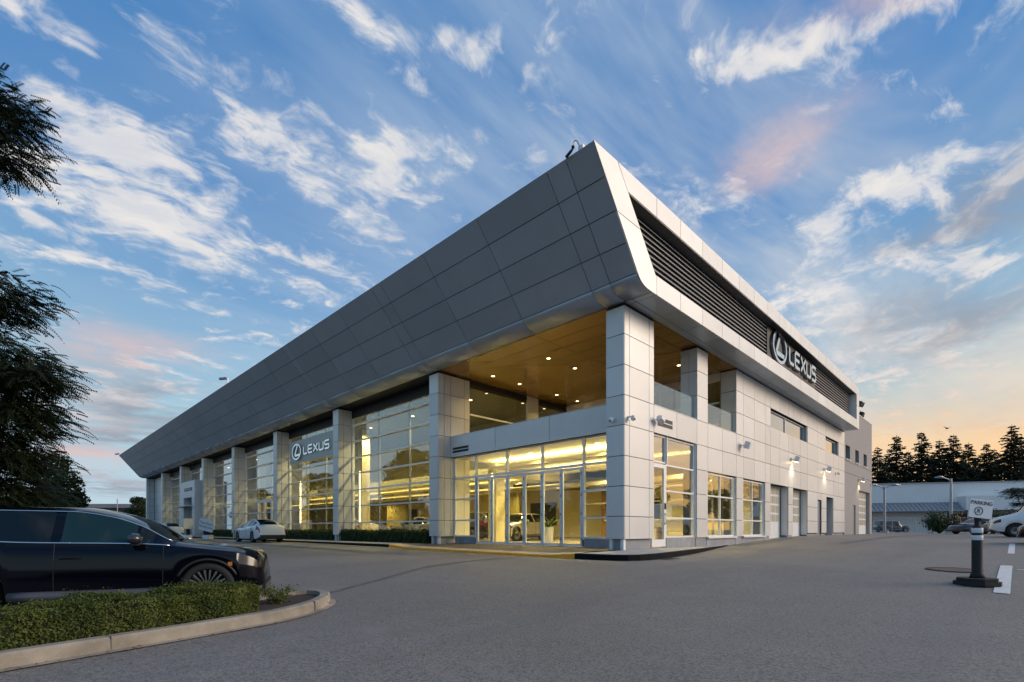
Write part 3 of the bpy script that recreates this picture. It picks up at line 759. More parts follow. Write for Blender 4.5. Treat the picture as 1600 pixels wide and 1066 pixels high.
# upper glazing round the balcony
bg = obj('balcony_window', MB().box(1.92, 9.4, 9.92, 9.98, 8.45, 8.69), M['black'], bld)
e = [1.95, 6.0, 6.9, 9.4]
for a, b in ((1.95, 6.0), (6.9, 9.35)):
    for z0, z1 in ((5.1, 6.0), (6.0, 7.0), (7.0, 8.45)): slab('pane', M['glass'], bg, a, b, 9.94, 9.952, z0 + .03, z1 - .03)
    for z in (6.0, 7.0): slab('transom', M['frame'], bg, a, b, 9.91, 9.97, z - .035, z + .035)
slab('pier_panel', M['alu'], bg, 6.0, 6.9, 9.88, 10.0, 5.08, 8.66)
bw = obj('balcony_window', MB().box(9.42, 9.5, .75, 9.9, 8.3, 8.69), M['alu'], bld)
for a, b in ((.78, 3.8), (3.8, 6.8), (6.8, 9.88)):
    for z0, z1 in ((5.1, 6.3), (6.3, 7.3), (7.3, 8.3)): slab('pane', M['glass'], bw, 9.45, 9.462, a + .04, b - .04, z0 + .03, z1 - .03)
    slab('mullion', M['frame'], bw, 9.42, 9.5, b - .035, b + .035, 5.1, 8.3)
    for z in (6.3, 7.3): slab('transom', M['frame'], bw, 9.42, 9.5, a + .036, b - .036, z - .035, z + .035)
obj('office_room', MB().box(9.5, 16, .6, .8, 5.0, 8.5).box(15.8, 16, .8, 9.8, 5.0, 8.5).box(9.5, 16, .8, 9.9, 8.35, 8.5).box(9.5, 16, .8, 9.9, 4.9, 5.05), M['int_wall'], bld)
# interior columns with upright light strips, and long ceiling coves
for y in (9.5, 13.2, 23.0, 33, 43):
    obj('interior_column', MB().box(3.3, 3.9, y, y + .6, .72, 8.3 if y > 9.8 else 4.7), M['int_wall'], bld)
    obj('light_strip', MB().box(3.24, 3.29, y + .25, y + .31, 1.9, 5.4 if y > 9.8 else 4.2), M['strip'], bld)
for (x, y0, y1) in ((3.0, .7, 9.3), (6.8, .7, 9.3)):
    obj('light_tray', MB().box(x - .22, x + .22, y0, y1, 4.36, 4.40).box(x - .24, x - .221, y0, y1, 4.34, 4.46).box(x + .221, x + .24, y0, y1, 4.34, 4.46), M['int_ceil'], bld)
    obj('ceiling_light', MB().box(x - .12, x + .12, y0 + .1, y1 - .1, 4.405, 4.42), M['cove'], bld)
for (x, y0, y1) in ((6.0, 10.6, 38), (9.6, 10.6, 60)):
    obj('light_tray', MB().box(x - .22, x + .22, y0, y1, 3.84, 3.88).box(x - .24, x - .221, y0, y1, 3.82, 3.94).box(x + .221, x + .24, y0, y1, 3.82, 3.94), M['int_ceil'], bld)
    obj('ceiling_light', MB().box(x - .10, x + .10, y0 + .1, y1 - .1, 3.885, 3.90), M['cove_low'], bld)
INL = [(2.2, 2.6, 4.70, 150), (2.2, 6.2, 4.70, 150), (5.0, 2.6, 4.70, 190), (5.0, 7.4, 4.70, 190), (8.6, 2.4, 4.70, 170), (8.6, 6.6, 4.70, 170), (11.4, 2.0, 3.88, 150), (11.4, 6.5, 3.88, 150), (3.4, 11.6, 8.28, 500), (3.4, 17.0, 8.28, 500), (3.4, 22.0, 8.28, 450), (3.4, 27.5, 8.28, 450),
       (7.6, 12.0, 4.13, 260), (7.6, 17.5, 4.13, 260), (7.6, 23.0, 4.13, 240), (7.6, 29.0, 4.13, 240), (3.4, 34.0, 8.28, 450), (7.6, 36.0, 4.13, 240), (3.4, 44.0, 8.28, 450), (3.4, 53.0, 8.28, 400), (3.4, 63.0, 8.28, 400)]
_dl = MB().lathe([(.001, -.012), (.09, -.012), (.09, -.002), (.001, -.002)], 14).mesh('interior_downlight'); _dl.materials.append(M['lampface'])
for (x, y, z, e_) in INL:
    o_ = link('interior_downlight', _dl, None, bld, (x, y, z))
    Ld = bpy.data.lights.new('interior_beam', 'SPOT'); Ld.energy = e_ * 2.3; Ld.spot_size = R_(150); Ld.spot_blend = .6; Ld.color = (1, .79, .34); Ld.shadow_soft_size = .12
    lo = bpy.data.objects.new('interior_beam', Ld); COL.objects.link(lo); lo.parent = bld; lo.location = (x, y, z - .06)
M['olive'] = mat('olive_wall', (.26, .21, .06), .6); M['poster'] = mat('poster_dark', (.03, .035, .05), .35); M['wood'] = mat('wood_wall', (.22, .13, .05), .5, noise=.25, nscale=6)
for (x, y0, y1, z0, z1, m_) in ((8.6, 13.2, 15.6, .73, 3.7, 'olive'), (8.2, 20.5, 22.0, .73, 4.1, 'wood'), (7.2, 16.8, 17.3, .73, 4.14, 'int_wall'), (9.0, 26.2, 29.2, .73, 3.4, 'olive'), (7.6, 34.0, 36.0, .73, 4.1, 'wood'), (8.8, 43, 46, .73, 3.6, 'olive'), (12.0, 7.2, 9.2, .73, 3.85, 'wood')):
    obj('partition', MB().box(x, x + .2, y0, y1, z0, z1), M[m_], bld)
for (x, y, z, w_, h_) in ((13.36, 2.0, 1.8, 1.3, 1.5), (13.36, 5.6, 1.8, 1.6, 1.4), (13.36, 14, 1.7, 2.4, 1.6), (13.36, 19, 1.7, 2.0, 1.6), (13.36, 31, 1.7, 2.4, 1.6), (13.36, 24, 1.4, 1.2, 2.2)):
    obj('wall_screen', MB().box(x - .05, x, y, y + w_, z, z + h_), M['poster'], bld)
for k, (x, y) in enumerate(((6.6, 3.1), (7.6, 14.6), (7.8, 18.6), (7.4, 23.8), (7.6, 30.6))):
    t_ = tag(empty('desk', (x, y, .722), .2 * k), ['desk with a dark screen behind the right-hand folding doors', 'desk with a dark screen deep in the first wide bay', 'desk by the far column of the first wide bay', 'desk with a dark screen in the bay under the sign panel', 'desk seen through the entrance door bay'][k], 'desk', 'desks in the showroom')
    obj('top', MB().box(-.4, .4, -.9, .9, .70, .75), M['wood'], t_); obj('side', MB().box(-.38, .38, -.88, -.82, 0, .70), M['wood'], t_); obj('side', MB().box(-.38, .38, .82, .88, 0, .70), M['wood'], t_)
    obj('screen', MB().box(-.05, .0, -.3, .3, .86, 1.25).box(-.03, -.01, -.05, .05, .75, .86), M['poster'], t_)
obj('reception_desk', MB().box(10.2, 11.0, 3.0, 7.5, .72, 1.85).box(10.0, 11.1, 2.9, 7.6, 1.85, 1.92), M['int_wall'], bld)
obj('partition_frame', MB().box(9.2, 9.3, 1.0, 8.6, 2.78, 2.86).box(9.2, 9.3, 1.0, 8.6, 3.5, 3.58).box(9.2, 9.3, 1.0, 1.08, .72, 3.9).box(9.2, 9.3, 3.6, 3.68, .72, 3.9).box(9.2, 9.3, 6.0, 6.08, .72, 3.9).box(9.2, 9.3, 8.5, 8.58, .72, 3.9), M['metalgrey'], bld)
obj('track_rail', MB().box(4.4, 4.5, .6, 9.4, 3.55, 3.66).box(7.9, 8.0, .6, 9.4, 3.55, 3.66), M['ink'], bld)

# ------------------------------------------------------------------ pavement and kerbs beside the building
def band(path_a, path_b, name, m, kind='structure'):
    V = []; F = []
    for a, b in zip(path_a, path_b): V += [a, b]
    for i in range(len(path_a) - 1): F.append((2 * i, 2 * i + 1, 2 * i + 3, 2 * i + 2))
    mb = MB(); mb.add(V, F); o = obj(name, mb, m); tag(o, kind=kind); return o
def kerb_run(pts, name, m, zt, wid=.16, joint=None):
    n = len(pts); V = []
    for i, p in enumerate(pts):
        a = Vector(pts[max(i - 1, 0)][:2]); b = Vector(pts[min(i + 1, n - 1)][:2]); t = (b - a).normalized(); nn = Vector((-t.y, t.x))
        x, y = p[0], p[1]; g = ground_z(x, y) - .08; z = zt[i]
        q = Vector((x, y)) + nn * wid; e = Vector((x, y)) + nn * .025
        V += [(x - nn.x * .01, y - nn.y * .01, g), (x, y, z - .025), (e.x, e.y, z), (q.x, q.y, z), (q.x, q.y, g)]
    F = []
    for i in range(n - 1):
        for k in range(4): F.append((5 * i + k, 5 * i + k + 1, 5 * i + 5 + k + 1, 5 * i + 5 + k))
    F += [(0, 1, 2, 3, 4), tuple(range(5 * n - 5, 5 * n))[::-1]]
    mb = MB(); mb.add(V, F); o = obj(name, mb, m); tag(o, kind='structure'); return o
def dens(pts, step=.6):
    out = []
    for a, b in zip(pts[:-1], pts[1:]):
        L = math.dist(a, b); k = max(1, int(L / step))
        for j in range(k): t = j / k; out.append((a[0] + (b[0] - a[0]) * t, a[1] + (b[1] - a[1]) * t))
    out.append(pts[-1]); return out
K_far = dens([(-1.5, 80), (-1.5, 12.2), (-1.56, 11.6)], 4)
K_yel = dens([(-1.56, 11.6), (-1.85, 9.6), (-2.25, 3.5), (-2.40, .9), (-2.42, .15)], .5)
K_cor = [(-2.42, .15), (-2.40, -.7), (-2.30, -1.15), (-2.12, -1.45), (-1.8, -1.62), (-1.3, -1.68), (-.5, -1.62)] + dens([(.2, -1.5), (3, -1.02), (5.5, -.55), (8.3, -.06)], .8)
def ztop(x, y):
    if y > 11.4: return .66 + .001 * min(y, 40)
    d = smooth((y - 9.8) / 1.5) if y > 5 else smooth((1.3 - y) / 1.1)
    g = ground_z(x, y) + .085
    return g + (.665 - g) * d
for P, m in ((K_far, 'kerbblack'), (K_yel, 'yellow'), (K_cor, 'kerbblack')):
    zz = [ztop(*p) for p in P]
    if P is K_cor: zz = [max(.664 - max(0, p[0] - 3) * .004, ground_z(*p) + .02) for p in P]
    kerb_run([(p[0], p[1]) for p in P], 'kerb', M[m], zz, .16 if m != 'yellow' else .19)
def inner_of(P, off=.16):
    out = []
    for i, p in enumerate(P):
        a = Vector(P[max(i - 1, 0)]); b = Vector(P[min(i + 1, len(P) - 1)]); t = (b - a).normalized()
        out.append((p[0] - t.y * off, p[1] + t.x * off))
    return out
I = inner_of(K_far); band([(p[0], p[1], ztop(*p) - .004) for p in I], [(1.0, q[1], .70) for q in I], 'pavement', M['concrete'])
I = inner_of(K_yel)
mid = [(p[0] + .45, p[1], ztop(*p) + .03) for p in I]
band([(p[0], p[1], ztop(*p) - .003) for p in I], mid, 'pavement', M['concrete'])
band(mid, [(1.05, q[1], .705) for q in I], 'brick_paving', M['pavers'])
I = inner_of(K_cor)
inn = [(1.05, .05), (1.05, -.0), (1.0, .1), (1.0, .1), (1.0, .1), (1.05, .1), (1.2, .1)] + [(max(q[0], 1.3), .2) for q in I[7:]]
band([(p[0], p[1], max(.66, ground_z(*p) + .016)) for p in I], [(q[0], q[1], .70) for q in inn], 'pavement', M['concrete'])
# gutter strip of darker asphalt along the kerb
def decal(pts, wid, name, m, lift=.010):
    n = len(pts); A = []; B = []
    for i, p in enumerate(pts):
        a = Vector(pts[max(i - 1, 0)]); b = Vector(pts[min(i + 1, n - 1)]); t = (b - a).normalized(); nn = Vector((-t.y, t.x)) * (wid[i] if isinstance(wid, list) else wid) / 2
        for S, s_ in ((A, 1), (B, -1)):
            x, y = p[0] + nn.x * s_, p[1] + nn.y * s_; S.append((x, y, ground_z(x, y) + lift))
    return band(A, B, name, m)
M['tar'] = mat('tar_seam', (.035, .035, .037), .7, noise=.3, nscale=6)
M['stain'] = mat('damp_asphalt', (.165, .152, .140), .75, noise=.25, nscale=3)
decal(dens([(-10.05, -.25), (-8.5, 0.45), (-6.9, 1.25), (-5.2, 1.6), (-3.2, 1.9)], .4), .11, 'road_seam', M['stain'])
decal(dens([(12, -3.6), (22, -4.3), (34, -5.2), (46, -6.2)], 1.0), .35, 'road_seam', M['stain'], .014)
decal(dens([(8.6, -.45), (12, -.35), (16, -.3)], .5), .5, 'road_seam', M['stain'], .014)
decal(dens([(-2.62, -8.74), (2.3, -8.78)], .4), .20, 'road_marking', M['paint'])
decal(dens([(7.6, -8.86), (14, -8.9)], .5), .16, 'road_marking', M['paint'])
decal(dens([(1.3, -8.95), (1.3, -13.5)], .5), .11, 'road_marking', M['paint'])
decal(dens([(15.0, -9.0), (15.0, -14)], .5), .12, 'road_marking', M['paint'])

M['rust'] = mat('rusty_iron', (.13, .075, .05), .7, .2, noise=.3, nscale=14)
def on_ground(o):
    x, y = o.location.x, o.location.y; e = .3
    n = Vector((-(ground_z(x + e, y) - ground_z(x - e, y)) / (2 * e), -(ground_z(x, y + e) - ground_z(x, y - e)) / (2 * e), 1)).normalized()
    o.rotation_euler = n.to_track_quat('Z', 'Y').to_euler()
mh = tag(empty('manhole_cover', (.42, -7.97, ground_z(.42, -7.97) + .006)), 'round rust-brown iron manhole cover set in the asphalt', 'manhole')
obj('rim', MB().lathe([(.40, 0), (.48, 0), (.48, .012), (.40, .012)], 40), M['tar'], mh)
obj('lid', MB().lathe([(.001, .0), (.385, .0), (.385, .010), (.001, .010)], 40), M['rust'], mh)
on_ground(mh)
cb = tag(empty('drain_grate', (-.6, -1.86, ground_z(-.6, -1.86) + .012)), 'small dark drain grate in the gutter below the corner kerb', 'drain')
obj('frame', MB().box(-.4, .4, -.14, -.11, 0, .012).box(-.4, .4, .11, .14, 0, .012), M['tar'], cb)
for k in range(9): obj('bar', MB().box(-.38 + k * .09, -.35 + k * .09, -.11, .11, 0, .01), M['ink'], cb)

# ------------------------------------------------------------------ leaves
def quad_mesh(name, V, m):
    V = np.asarray(V, dtype=np.float32); n = V.shape[0]
    me = bpy.data.meshes.new(name)
    me.vertices.add(4 * n); me.vertices.foreach_set('co', V.reshape(-1))
    me.loops.add(4 * n); me.loops.foreach_set('vertex_index', np.arange(4 * n, dtype=np.int32))
    me.polygons.add(n); me.polygons.foreach_set('loop_start', np.arange(0, 4 * n, 4, dtype=np.int32)); me.polygons.foreach_set('loop_total', np.full(n, 4, dtype=np.int32))
    me.update(calc_edges=True); me.validate(); me.materials.append(m)
    return me
def leaves(C, N, size, rg, aspect=.55, jitter=.8, droop=None):
    """diamond leaves at centres C with rough normals N"""
    n = len(C); C = np.asarray(C); N = np.asarray(N) + rg.normal(0, jitter, (n, 3))
    N /= np.linalg.norm(N, axis=1, keepdims=True) + 1e-9
    A = rg.normal(0, 1, (n, 3)) if droop is None else np.asarray(droop) + rg.normal(0, .45, (n, 3))
    A -= N * np.sum(A * N, axis=1, keepdims=True); A /= np.linalg.norm(A, axis=1, keepdims=True) + 1e-9
    B = np.cross(N, A); s = size * rg.uniform(.6, 1.35, (n, 1))
    return np.stack([C - A * s, C + B * s * aspect, C + A * s, C - B * s * aspect], axis=1)

def hedge(name, label, F, B, z0, z1, leaf, n, mats, group=None, seed=1, cat='hedge'):
    rg = np.random.default_rng(seed)
    F = [np.array(p, float) for p in F]; B = [np.array(p, float) for p in B]; K = len(F) - 1
    def at(s, t):
        s = np.clip(s, 0, .9999) * K; i = s.astype(int); f = (s - i)[:, None]
        Fa = np.array(F); Ba = np.array(B)
        p = Fa[i] * (1 - f) + Fa[i + 1] * f; q = Ba[i] * (1 - f) + Ba[i + 1] * f
        return p * (1 - t[:, None]) + q * t[:, None]
    root = empty(name, (0, 0, 0)); tag(root, label, cat, group)
    wid = float(np.linalg.norm(B[0] - F[0])); L = sum(float(np.linalg.norm(F[i + 1] - F[i])) for i in range(K)); h = z1 - z0
    areas = np.array([L * wid, L * h, L * h * .7, wid * h, wid * h]); cnt = (areas / areas.sum() * n).astype(int)
    Cs = []; Ns = []
    mid = at(np.array([.5]), np.array([.5]))[0]
    fd = at(np.array([.5]), np.array([0.]))[0] - mid; fd /= np.linalg.norm(fd); sd2 = np.array([-fd[1], fd[0]])
    for k, c in enumerate(cnt):
        s = rg.uniform(0, 1, c); t = rg.uniform(0, 1, c); z = rg.uniform(z0, z1, c); nr = np.zeros((c, 3))
        if k == 0: z = np.full(c, z1); nr[:, 2] = 1
        elif k == 1: t = np.zeros(c); nr[:, :2] = fd
        elif k == 2: t = np.ones(c); nr[:, :2] = -fd
        elif k == 3: s = np.zeros(c); nr[:, :2] = -np.array(F[1] - F[0]) / np.linalg.norm(F[1] - F[0])
        else: s = np.ones(c); nr[:, :2] = np.array(F[-1] - F[-2]) / np.linalg.norm(F[-1] - F[-2])
        p = at(s, t); P3 = np.column_stack([p, z])
        # rounded shoulders and uneven growth
        bump = .045 * np.sin(p[:, 0] * 5.1 + p[:, 1] * 3.3) + .035 * np.sin(p[:, 0] * 13 + z * 9 + p[:, 1] * 11) + np.where(rg.random(c) < .06, rg.uniform(0, .09, c), 0)
        edge = np.minimum(np.minimum(s * L, (1 - s) * L), np.minimum(t, 1 - t) * wid); P3[:, 2] -= np.where(k == 0, .07 * np.exp(-(edge / .06) ** 2), 0)
        up = (z - z0) / h
        P3 += nr * (bump + rg.normal(0, .018, c))[:, None] * min(1, h * 2.2) - nr * (.05 * np.where(k > 0, up ** 6, 0))[:, None]
        Cs.append(P3); Ns.append(nr + np.array([0, 0, .35]))
    C = np.concatenate(Cs); N = np.concatenate(Ns)
    link('foliage', quad_mesh('foliage', leaves(C, N, leaf, rg), M[mats]), None, root)
    ins = .05; cf = [(1 - ins / wid * 1.5) * F[i] + ins / wid * 1.5 * B[i] for i in range(K + 1)]; cb_ = [(1 - ins / wid * 1.5) * B[i] + ins / wid * 1.5 * F[i] for i in range(K + 1)]
    V = []; Fc = []
    for i in range(K + 1):
        V += [(cf[i][0], cf[i][1], z0 - .1), (cb_[i][0], cb_[i][1], z0 - .1), (cb_[i][0], cb_[i][1], z1 - ins), (cf[i][0], cf[i][1], z1 - ins)]
    for i in range(K):
        for k in range(4): Fc.append((4 * i + k, 4 * i + (k + 1) % 4, 4 * i + 4 + (k + 1) % 4, 4 * i + 4 + k))
    Fc += [(0, 1, 2, 3), (4 * K, 4 * K + 3, 4 * K + 2, 4 * K + 1)]
    mb = MB(); mb.add(V, Fc); obj('branches', mb, M['hedge_core'], root)
    return root

# planter in front of the dark car
PK = dens([(-17.5, -3.3), (-14.09, -2.50), (-12.6, -2.14), (-11.5, -1.90)], .8)[:-1] + [(-11.5, -1.90), (-11.1, -1.74), (-10.75, -1.52), (-10.48, -1.25), (-10.33, -.95), (-10.32, -.66), (-10.45, -.45), (-10.7, -.36), (-11.2, -.40)] + dens([(-11.6, -.48), (-13.2, -.9), (-17.5, -2.0)], .8)
kerb_run(PK, 'kerb', M['kerbconc'], [ground_z(*p) + .155 for p in PK], .15)
for (x, y, a) in ((-13.3, -2.305, 14), (-10.87, -1.60, 32)):
    c_, s_2 = math.cos(R_(a)), math.sin(R_(a)); z = ground_z(x, y)
    tag(obj('kerb_joint', MB().box(-.004, .004, -.012, .12, .0, .157), M['stain'], loc=(x, y, z), rot=(0, 0, R_(a))), kind='structure')
GO = inner_of(PK, -.09)
band([(p[0], p[1], ground_z(*p) + .012) for p in GO], [(p[0], p[1], ground_z(*p) + .02) for p in PK], 'gutter', M['kerbconc'])
IK = inner_of(PK, .15)
mb = MB(); mb.add([(p[0], p[1], ground_z(*p) + .10) for p in IK], [tuple(range(len(IK)))])
tag(obj('planter_soil', mb, M['soil']), kind='structure')
hedge('hedge', 'low clipped green hedge inside the concrete kerb in front of the dark car', [(-16.6, -2.88), (-14.1, -2.27), (-12.75, -1.96), (-12.0, -1.72), (-11.58, -1.44)], [(-16.3, -2.0), (-13.9, -1.5), (-12.7, -1.12), (-12.1, -.98), (-11.72, -.92)], .22, .58, .013, 64000, 'hedge', seed=3)
def shrub(name, label, c, r, h, n, leaf, mk, seed, group=None, cat='shrub', stems=7):
    rg = np.random.default_rng(seed); root = tag(empty(name, c), label, cat, group)
    mb = MB(); tips = []
    for k in range(stems):
        a = k * 2.4 + rg.uniform(-.3, .3); rr = r * rg.uniform(.5, 1)
        tip = Vector((rr * math.cos(a), rr * math.sin(a), h * rg.uniform(.6, 1.0))); tips.append(tip)
        mb.tube([(0, 0, -.03), tip * .5 + Vector((0, 0, h * .1)), tip], [.012 * h * 2, .008 * h * 2, .004 * h], 5)
    obj('stem', mb, M['bark'], root)
    C = []; 
    for k in range(n):
        t = tips[rg.integers(len(tips))]; f = rg.uniform(.35, 1.05)
        C.append(np.array(t * f) + rg.normal(0, r * .16, 3))
    C = np.array(C); C[:, 2] = np.maximum(C[:, 2], .02)
    N = C - np.array([0, 0, h * .3])
    link('foliage', quad_mesh('foliage', leaves(C, N, leaf, rg), M[mk]), None, root)
    return root
shrub('young_shrub', 'small loose bright green shrub at the tip of the planter', (-11.22, -1.06, .19), .24, .33, 900, .018, 'hedge', 5)
rg0 = np.random.default_rng(11)
C = []
for k in range(46):
    s = rg0.uniform(0, 1); x = -14.3 + s * 3.6; C.append([x + rg0.normal(0, .1), -2.62 + s * .75 + rg0.normal(0, .05), 0])
for k in range(14): C.append([rg0.uniform(-13.5, -9), rg0.uniform(-5.5, -2.6), 0])
C = np.array(C); C[:, 2] = [ground_z(x, y) + .022 for x, y, _ in C]
lm = link('fallen_leaves', quad_mesh('fallen_leaves', leaves(C, np.tile([0, 0, 1.], (len(C), 1)), .022, rg0, .5, .25), M['drybrown']), None); tag(lm, 'small orange fallen leaves scattered along the kerb', 'leaves', kind='stuff')
C = np.column_stack([rg0.uniform(-11.7, -10.55, 260), rg0.uniform(-1.5, -.55, 260), np.full(260, .235)])
M['chip'] = leaf_mat('bark_chip', (.05, .03, .02), (.22, .16, .11), 0)
lm = link('bark_chips', quad_mesh('bark_chips', leaves(C, np.tile([0, 0, 1.], (260, 1)), .022, rg0, .4, .5), M['chip']), None); tag(lm, 'brown bark chips covering the soil at the planter tip', 'mulch', kind='stuff')

# low hedges under the showroom windows
hx0, hx1 = -.05, .62
ee = np.linspace(10.75, 19.6, 5)
words = ['nearest the second tall column', 'second from the second tall column', 'third from the second tall column', 'nearest the far column of its bay']
for k in range(4):
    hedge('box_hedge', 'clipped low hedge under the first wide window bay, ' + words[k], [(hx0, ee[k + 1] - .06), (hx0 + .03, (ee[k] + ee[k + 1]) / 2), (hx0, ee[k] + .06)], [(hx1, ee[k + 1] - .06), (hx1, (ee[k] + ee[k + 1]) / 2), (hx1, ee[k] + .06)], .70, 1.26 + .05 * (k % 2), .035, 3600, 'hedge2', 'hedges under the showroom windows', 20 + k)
for i, lb in ((2, 'clipped low hedge under the bay with the grey sign panel'), (3, 'clipped low hedge behind the white sedan with the red tail lamps'), (4, 'clipped low hedge between the sign on a stand and the white sedan'), (6, 'clipped low hedge in the far bay beyond the entrance portal')):
    a, b = COLY[i] + .85, COLY[i + 1] - .15
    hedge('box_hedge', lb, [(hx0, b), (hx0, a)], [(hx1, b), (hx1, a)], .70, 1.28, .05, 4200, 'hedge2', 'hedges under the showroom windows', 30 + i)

# ------------------------------------------------------------------ vehicles
def spline(P):
    xs = np.array([p[0] for p in P], float); ys = np.array([p[1] for p in P], float); d = np.diff(ys) / np.diff(xs); m = np.zeros(len(xs))
    m[0] = d[0]; m[-1] = d[-1]
    for i in range(1, len(xs) - 1):
        if d[i - 1] * d[i] > 0: m[i] = 2 * d[i - 1] * d[i] / (d[i - 1] + d[i])
    def f(x):
        x = min(max(x, xs[0]), xs[-1]); i = min(int(np.searchsorted(xs, x, side='right')) - 1, len(xs) - 2); h = xs[i + 1] - xs[i]; t = (x - xs[i]) / h
        return (2 * t ** 3 - 3 * t * t + 1) * ys[i] + (t ** 3 - 2 * t * t + t) * h * m[i] + (-2 * t ** 3 + 3 * t * t) * ys[i + 1] + (t ** 3 - t * t) * h * m[i + 1]
    return f
SUV = dict(L=4.89, W=1.92, zt=[(0, .60), (.03, .78), (.10, .89), (.3, .965), (.8, 1.03), (1.22, 1.085), (1.7, 1.38), (2.1, 1.535), (2.55, 1.61), (3.3, 1.615), (3.9, 1.57), (4.4, 1.45), (4.72, 1.14), (4.85, .95), (4.89, .6)],
    zb=[(0, .52), (.04, .68), (.14, .80), (.4, .90), (.85, .97), (1.25, 1.015), (1.7, 1.045), (3.0, 1.075), (4.0, 1.13), (4.45, 1.12), (4.72, 1.0), (4.89, .58)],
    wl=[(0, .60), (.05, .72), (.18, .83), (.4, .915), (.7, .95), (1.6, .945), (3.2, .95), (4.2, .95), (4.6, .89), (4.89, .74)],
    wb=[(0, .58), (.05, .70), (.18, .80), (.4, .87), (.8, .90), (1.6, .905), (3.2, .905), (4.2, .88), (4.6, .82), (4.89, .70)],
    wr=[(0, .40), (.1, .52), (.5, .62), (1.2, .70), (1.7, .70), (2.2, .66), (3.3, .65), (4.2, .60), (4.7, .62), (4.89, .55)],
    cowl=1.22, rf=2.10, rr=4.0, deck=4.70, axles=(.78, 3.63), R=.375, rim=.275, win=[(1.50, 1.68), (1.72, 2.60), (2.72, 3.58), (3.66, 4.25)], seams=(1.36, 2.66, 3.62), sill=.26, clad=True)
SEDAN = dict(L=4.6, W=1.80, zt=[(0, .52), (.04, .66), (.2, .76), (.7, .86), (1.2, .93), (1.75, 1.22), (2.2, 1.40), (2.6, 1.45), (3.1, 1.43), (3.6, 1.29), (4.05, 1.09), (4.42, 1.04), (4.56, .96), (4.6, .6)],
    zb=[(0, .46), (.05, .58), (.2, .68), (.7, .80), (1.2, .88), (2, .93), (3, .96), (3.8, 1.00), (4.3, .98), (4.5, .9), (4.6, .56)],
    wl=[(0, .58), (.06, .70), (.25, .82), (.6, .885), (1.6, .88), (3.2, .89), (4.0, .88), (4.4, .83), (4.6, .74)],
    wb=[(0, .55), (.06, .66), (.25, .77), (.6, .83), (1.6, .845), (3.2, .85), (4.0, .82), (4.4, .77), (4.6, .70)],
    wr=[(0, .40), (.3, .55), (1.2, .66), (1.75, .66), (2.2, .60), (3.0, .58), (3.6, .58), (4.1, .62), (4.6, .55)],
    cowl=1.22, rf=2.15, rr=3.15, deck=4.02, axles=(.90, 3.60), R=.325, rim=.235, win=[(1.55, 2.50), (2.58, 3.35), (3.42, 3.75)], seams=(1.35, 2.54, 3.5), sill=.22, clad=False)
VAN = dict(L=5.9, W=2.02, zt=[(0, .62), (.05, .92), (.3, 1.08), (.8, 1.22), (1.05, 1.32), (1.5, 1.85), (1.95, 2.36), (2.5, 2.58), (4, 2.6), (5.7, 2.56), (5.86, 2.45), (5.9, 1.6)],
    zb=[(0, .56), (.08, .80), (.3, .95), (.8, 1.08), (1.2, 1.2), (2, 1.28), (5.6, 1.32), (5.9, 1.15)],
    wl=[(0, .66), (.08, .80), (.3, .92), (.7, 1.0), (5.5, 1.0), (5.9, .95)], wb=[(0, .62), (.08, .76), (.3, .88), (.7, .96), (5.5, .97), (5.9, .93)], wr=[(0, .5), (.4, .68), (1.1, .84), (2, .84), (5.6, .84), (5.9, .82)],
    cowl=1.05, rf=2.0, rr=9, deck=9, axles=(.95, 4.4), R=.36, rim=.22, win=[(1.35, 2.25)], seams=(1.2, 2.35), sill=.3, clad=False)
JEEP = dict(L=4.5, W=1.86, zt=[(0, 1.02), (.02, 1.08), (.1, 1.13), (1.3, 1.2), (1.42, 1.22), (1.62, 1.66), (1.72, 1.82), (2.1, 1.86), (4.1, 1.85), (4.4, 1.8), (4.5, 1.3)],
    zb=[(0, .98), (.1, 1.06), (1.4, 1.12), (4.4, 1.14), (4.5, 1.12)], wl=[(0, .60), (.1, .64), (1.3, .76), (1.5, .82), (4.5, .82)], wb=[(0, .58), (.1, .62), (1.3, .74), (1.5, .80), (4.5, .80)], wr=[(0, .5), (1.3, .6), (1.6, .72), (4.5, .70)],
    cowl=1.42, rf=1.74, rr=9, deck=9, axles=(.75, 3.55), R=.42, rim=.23, win=[(1.72, 2.45), (2.55, 3.25), (3.35, 4.3)], seams=(1.5, 2.5, 3.3), sill=.45, clad=True)
M['tyre'] = mat('tyre', (.016, .016, .017), .8)
M['rimdark'] = mat('dark_rim', (.02, .02, .022), .3, .6)
M['rim'] = mat('machined_rim', (.62, .62, .63), .25, .9)
M['cglass'] = mat('car_glass', (.004, .007, .008), .03, 0, spec=.45)
M['cglass_t'] = glass_mat('car_side_glass', .10, (.10, .16, .16))
M['plastic'] = mat('black_plastic', (.018, .018, .019), .5)
M['cladding'] = mat('cladding', (.10, .10, .115), .35, .3)
M['navy'] = mat('black_paint', (.0018, .0022, .0055), .08, .0, spec=.30)
M['cglass_reflect'] = mat('teal_reflection_glass', (.010, .030, .032), .04, 0, spec=.4)  # opaque; teal base colour paints in the sky reflection on the door glass
M['whitepaint'] = mat('white_paint', (.84, .84, .83), .3, coat=.8)
M['silverpaint'] = mat('silver_paint', (.42, .42, .40), .28, .6, coat=.8)
M['greypaint'] = mat('dark_grey_paint', (.03, .032, .036), .3, .2, coat=.8)
M['bluepaint'] = mat('blue_black_paint', (.012, .018, .035), .3, .2, coat=.8)
M['beigepaint'] = mat('pale_paint', (.55, .50, .38), .3, .3, coat=.8)
M['headlamp'] = mat('headlamp_lens', (.055, .05, .045), .12, .0)
M['tail'] = mat('tail_lamp', (.32, .01, .008), .15, coat=.8)
M['amber'] = mat('amber_reflector', (.55, .17, .03), .2)

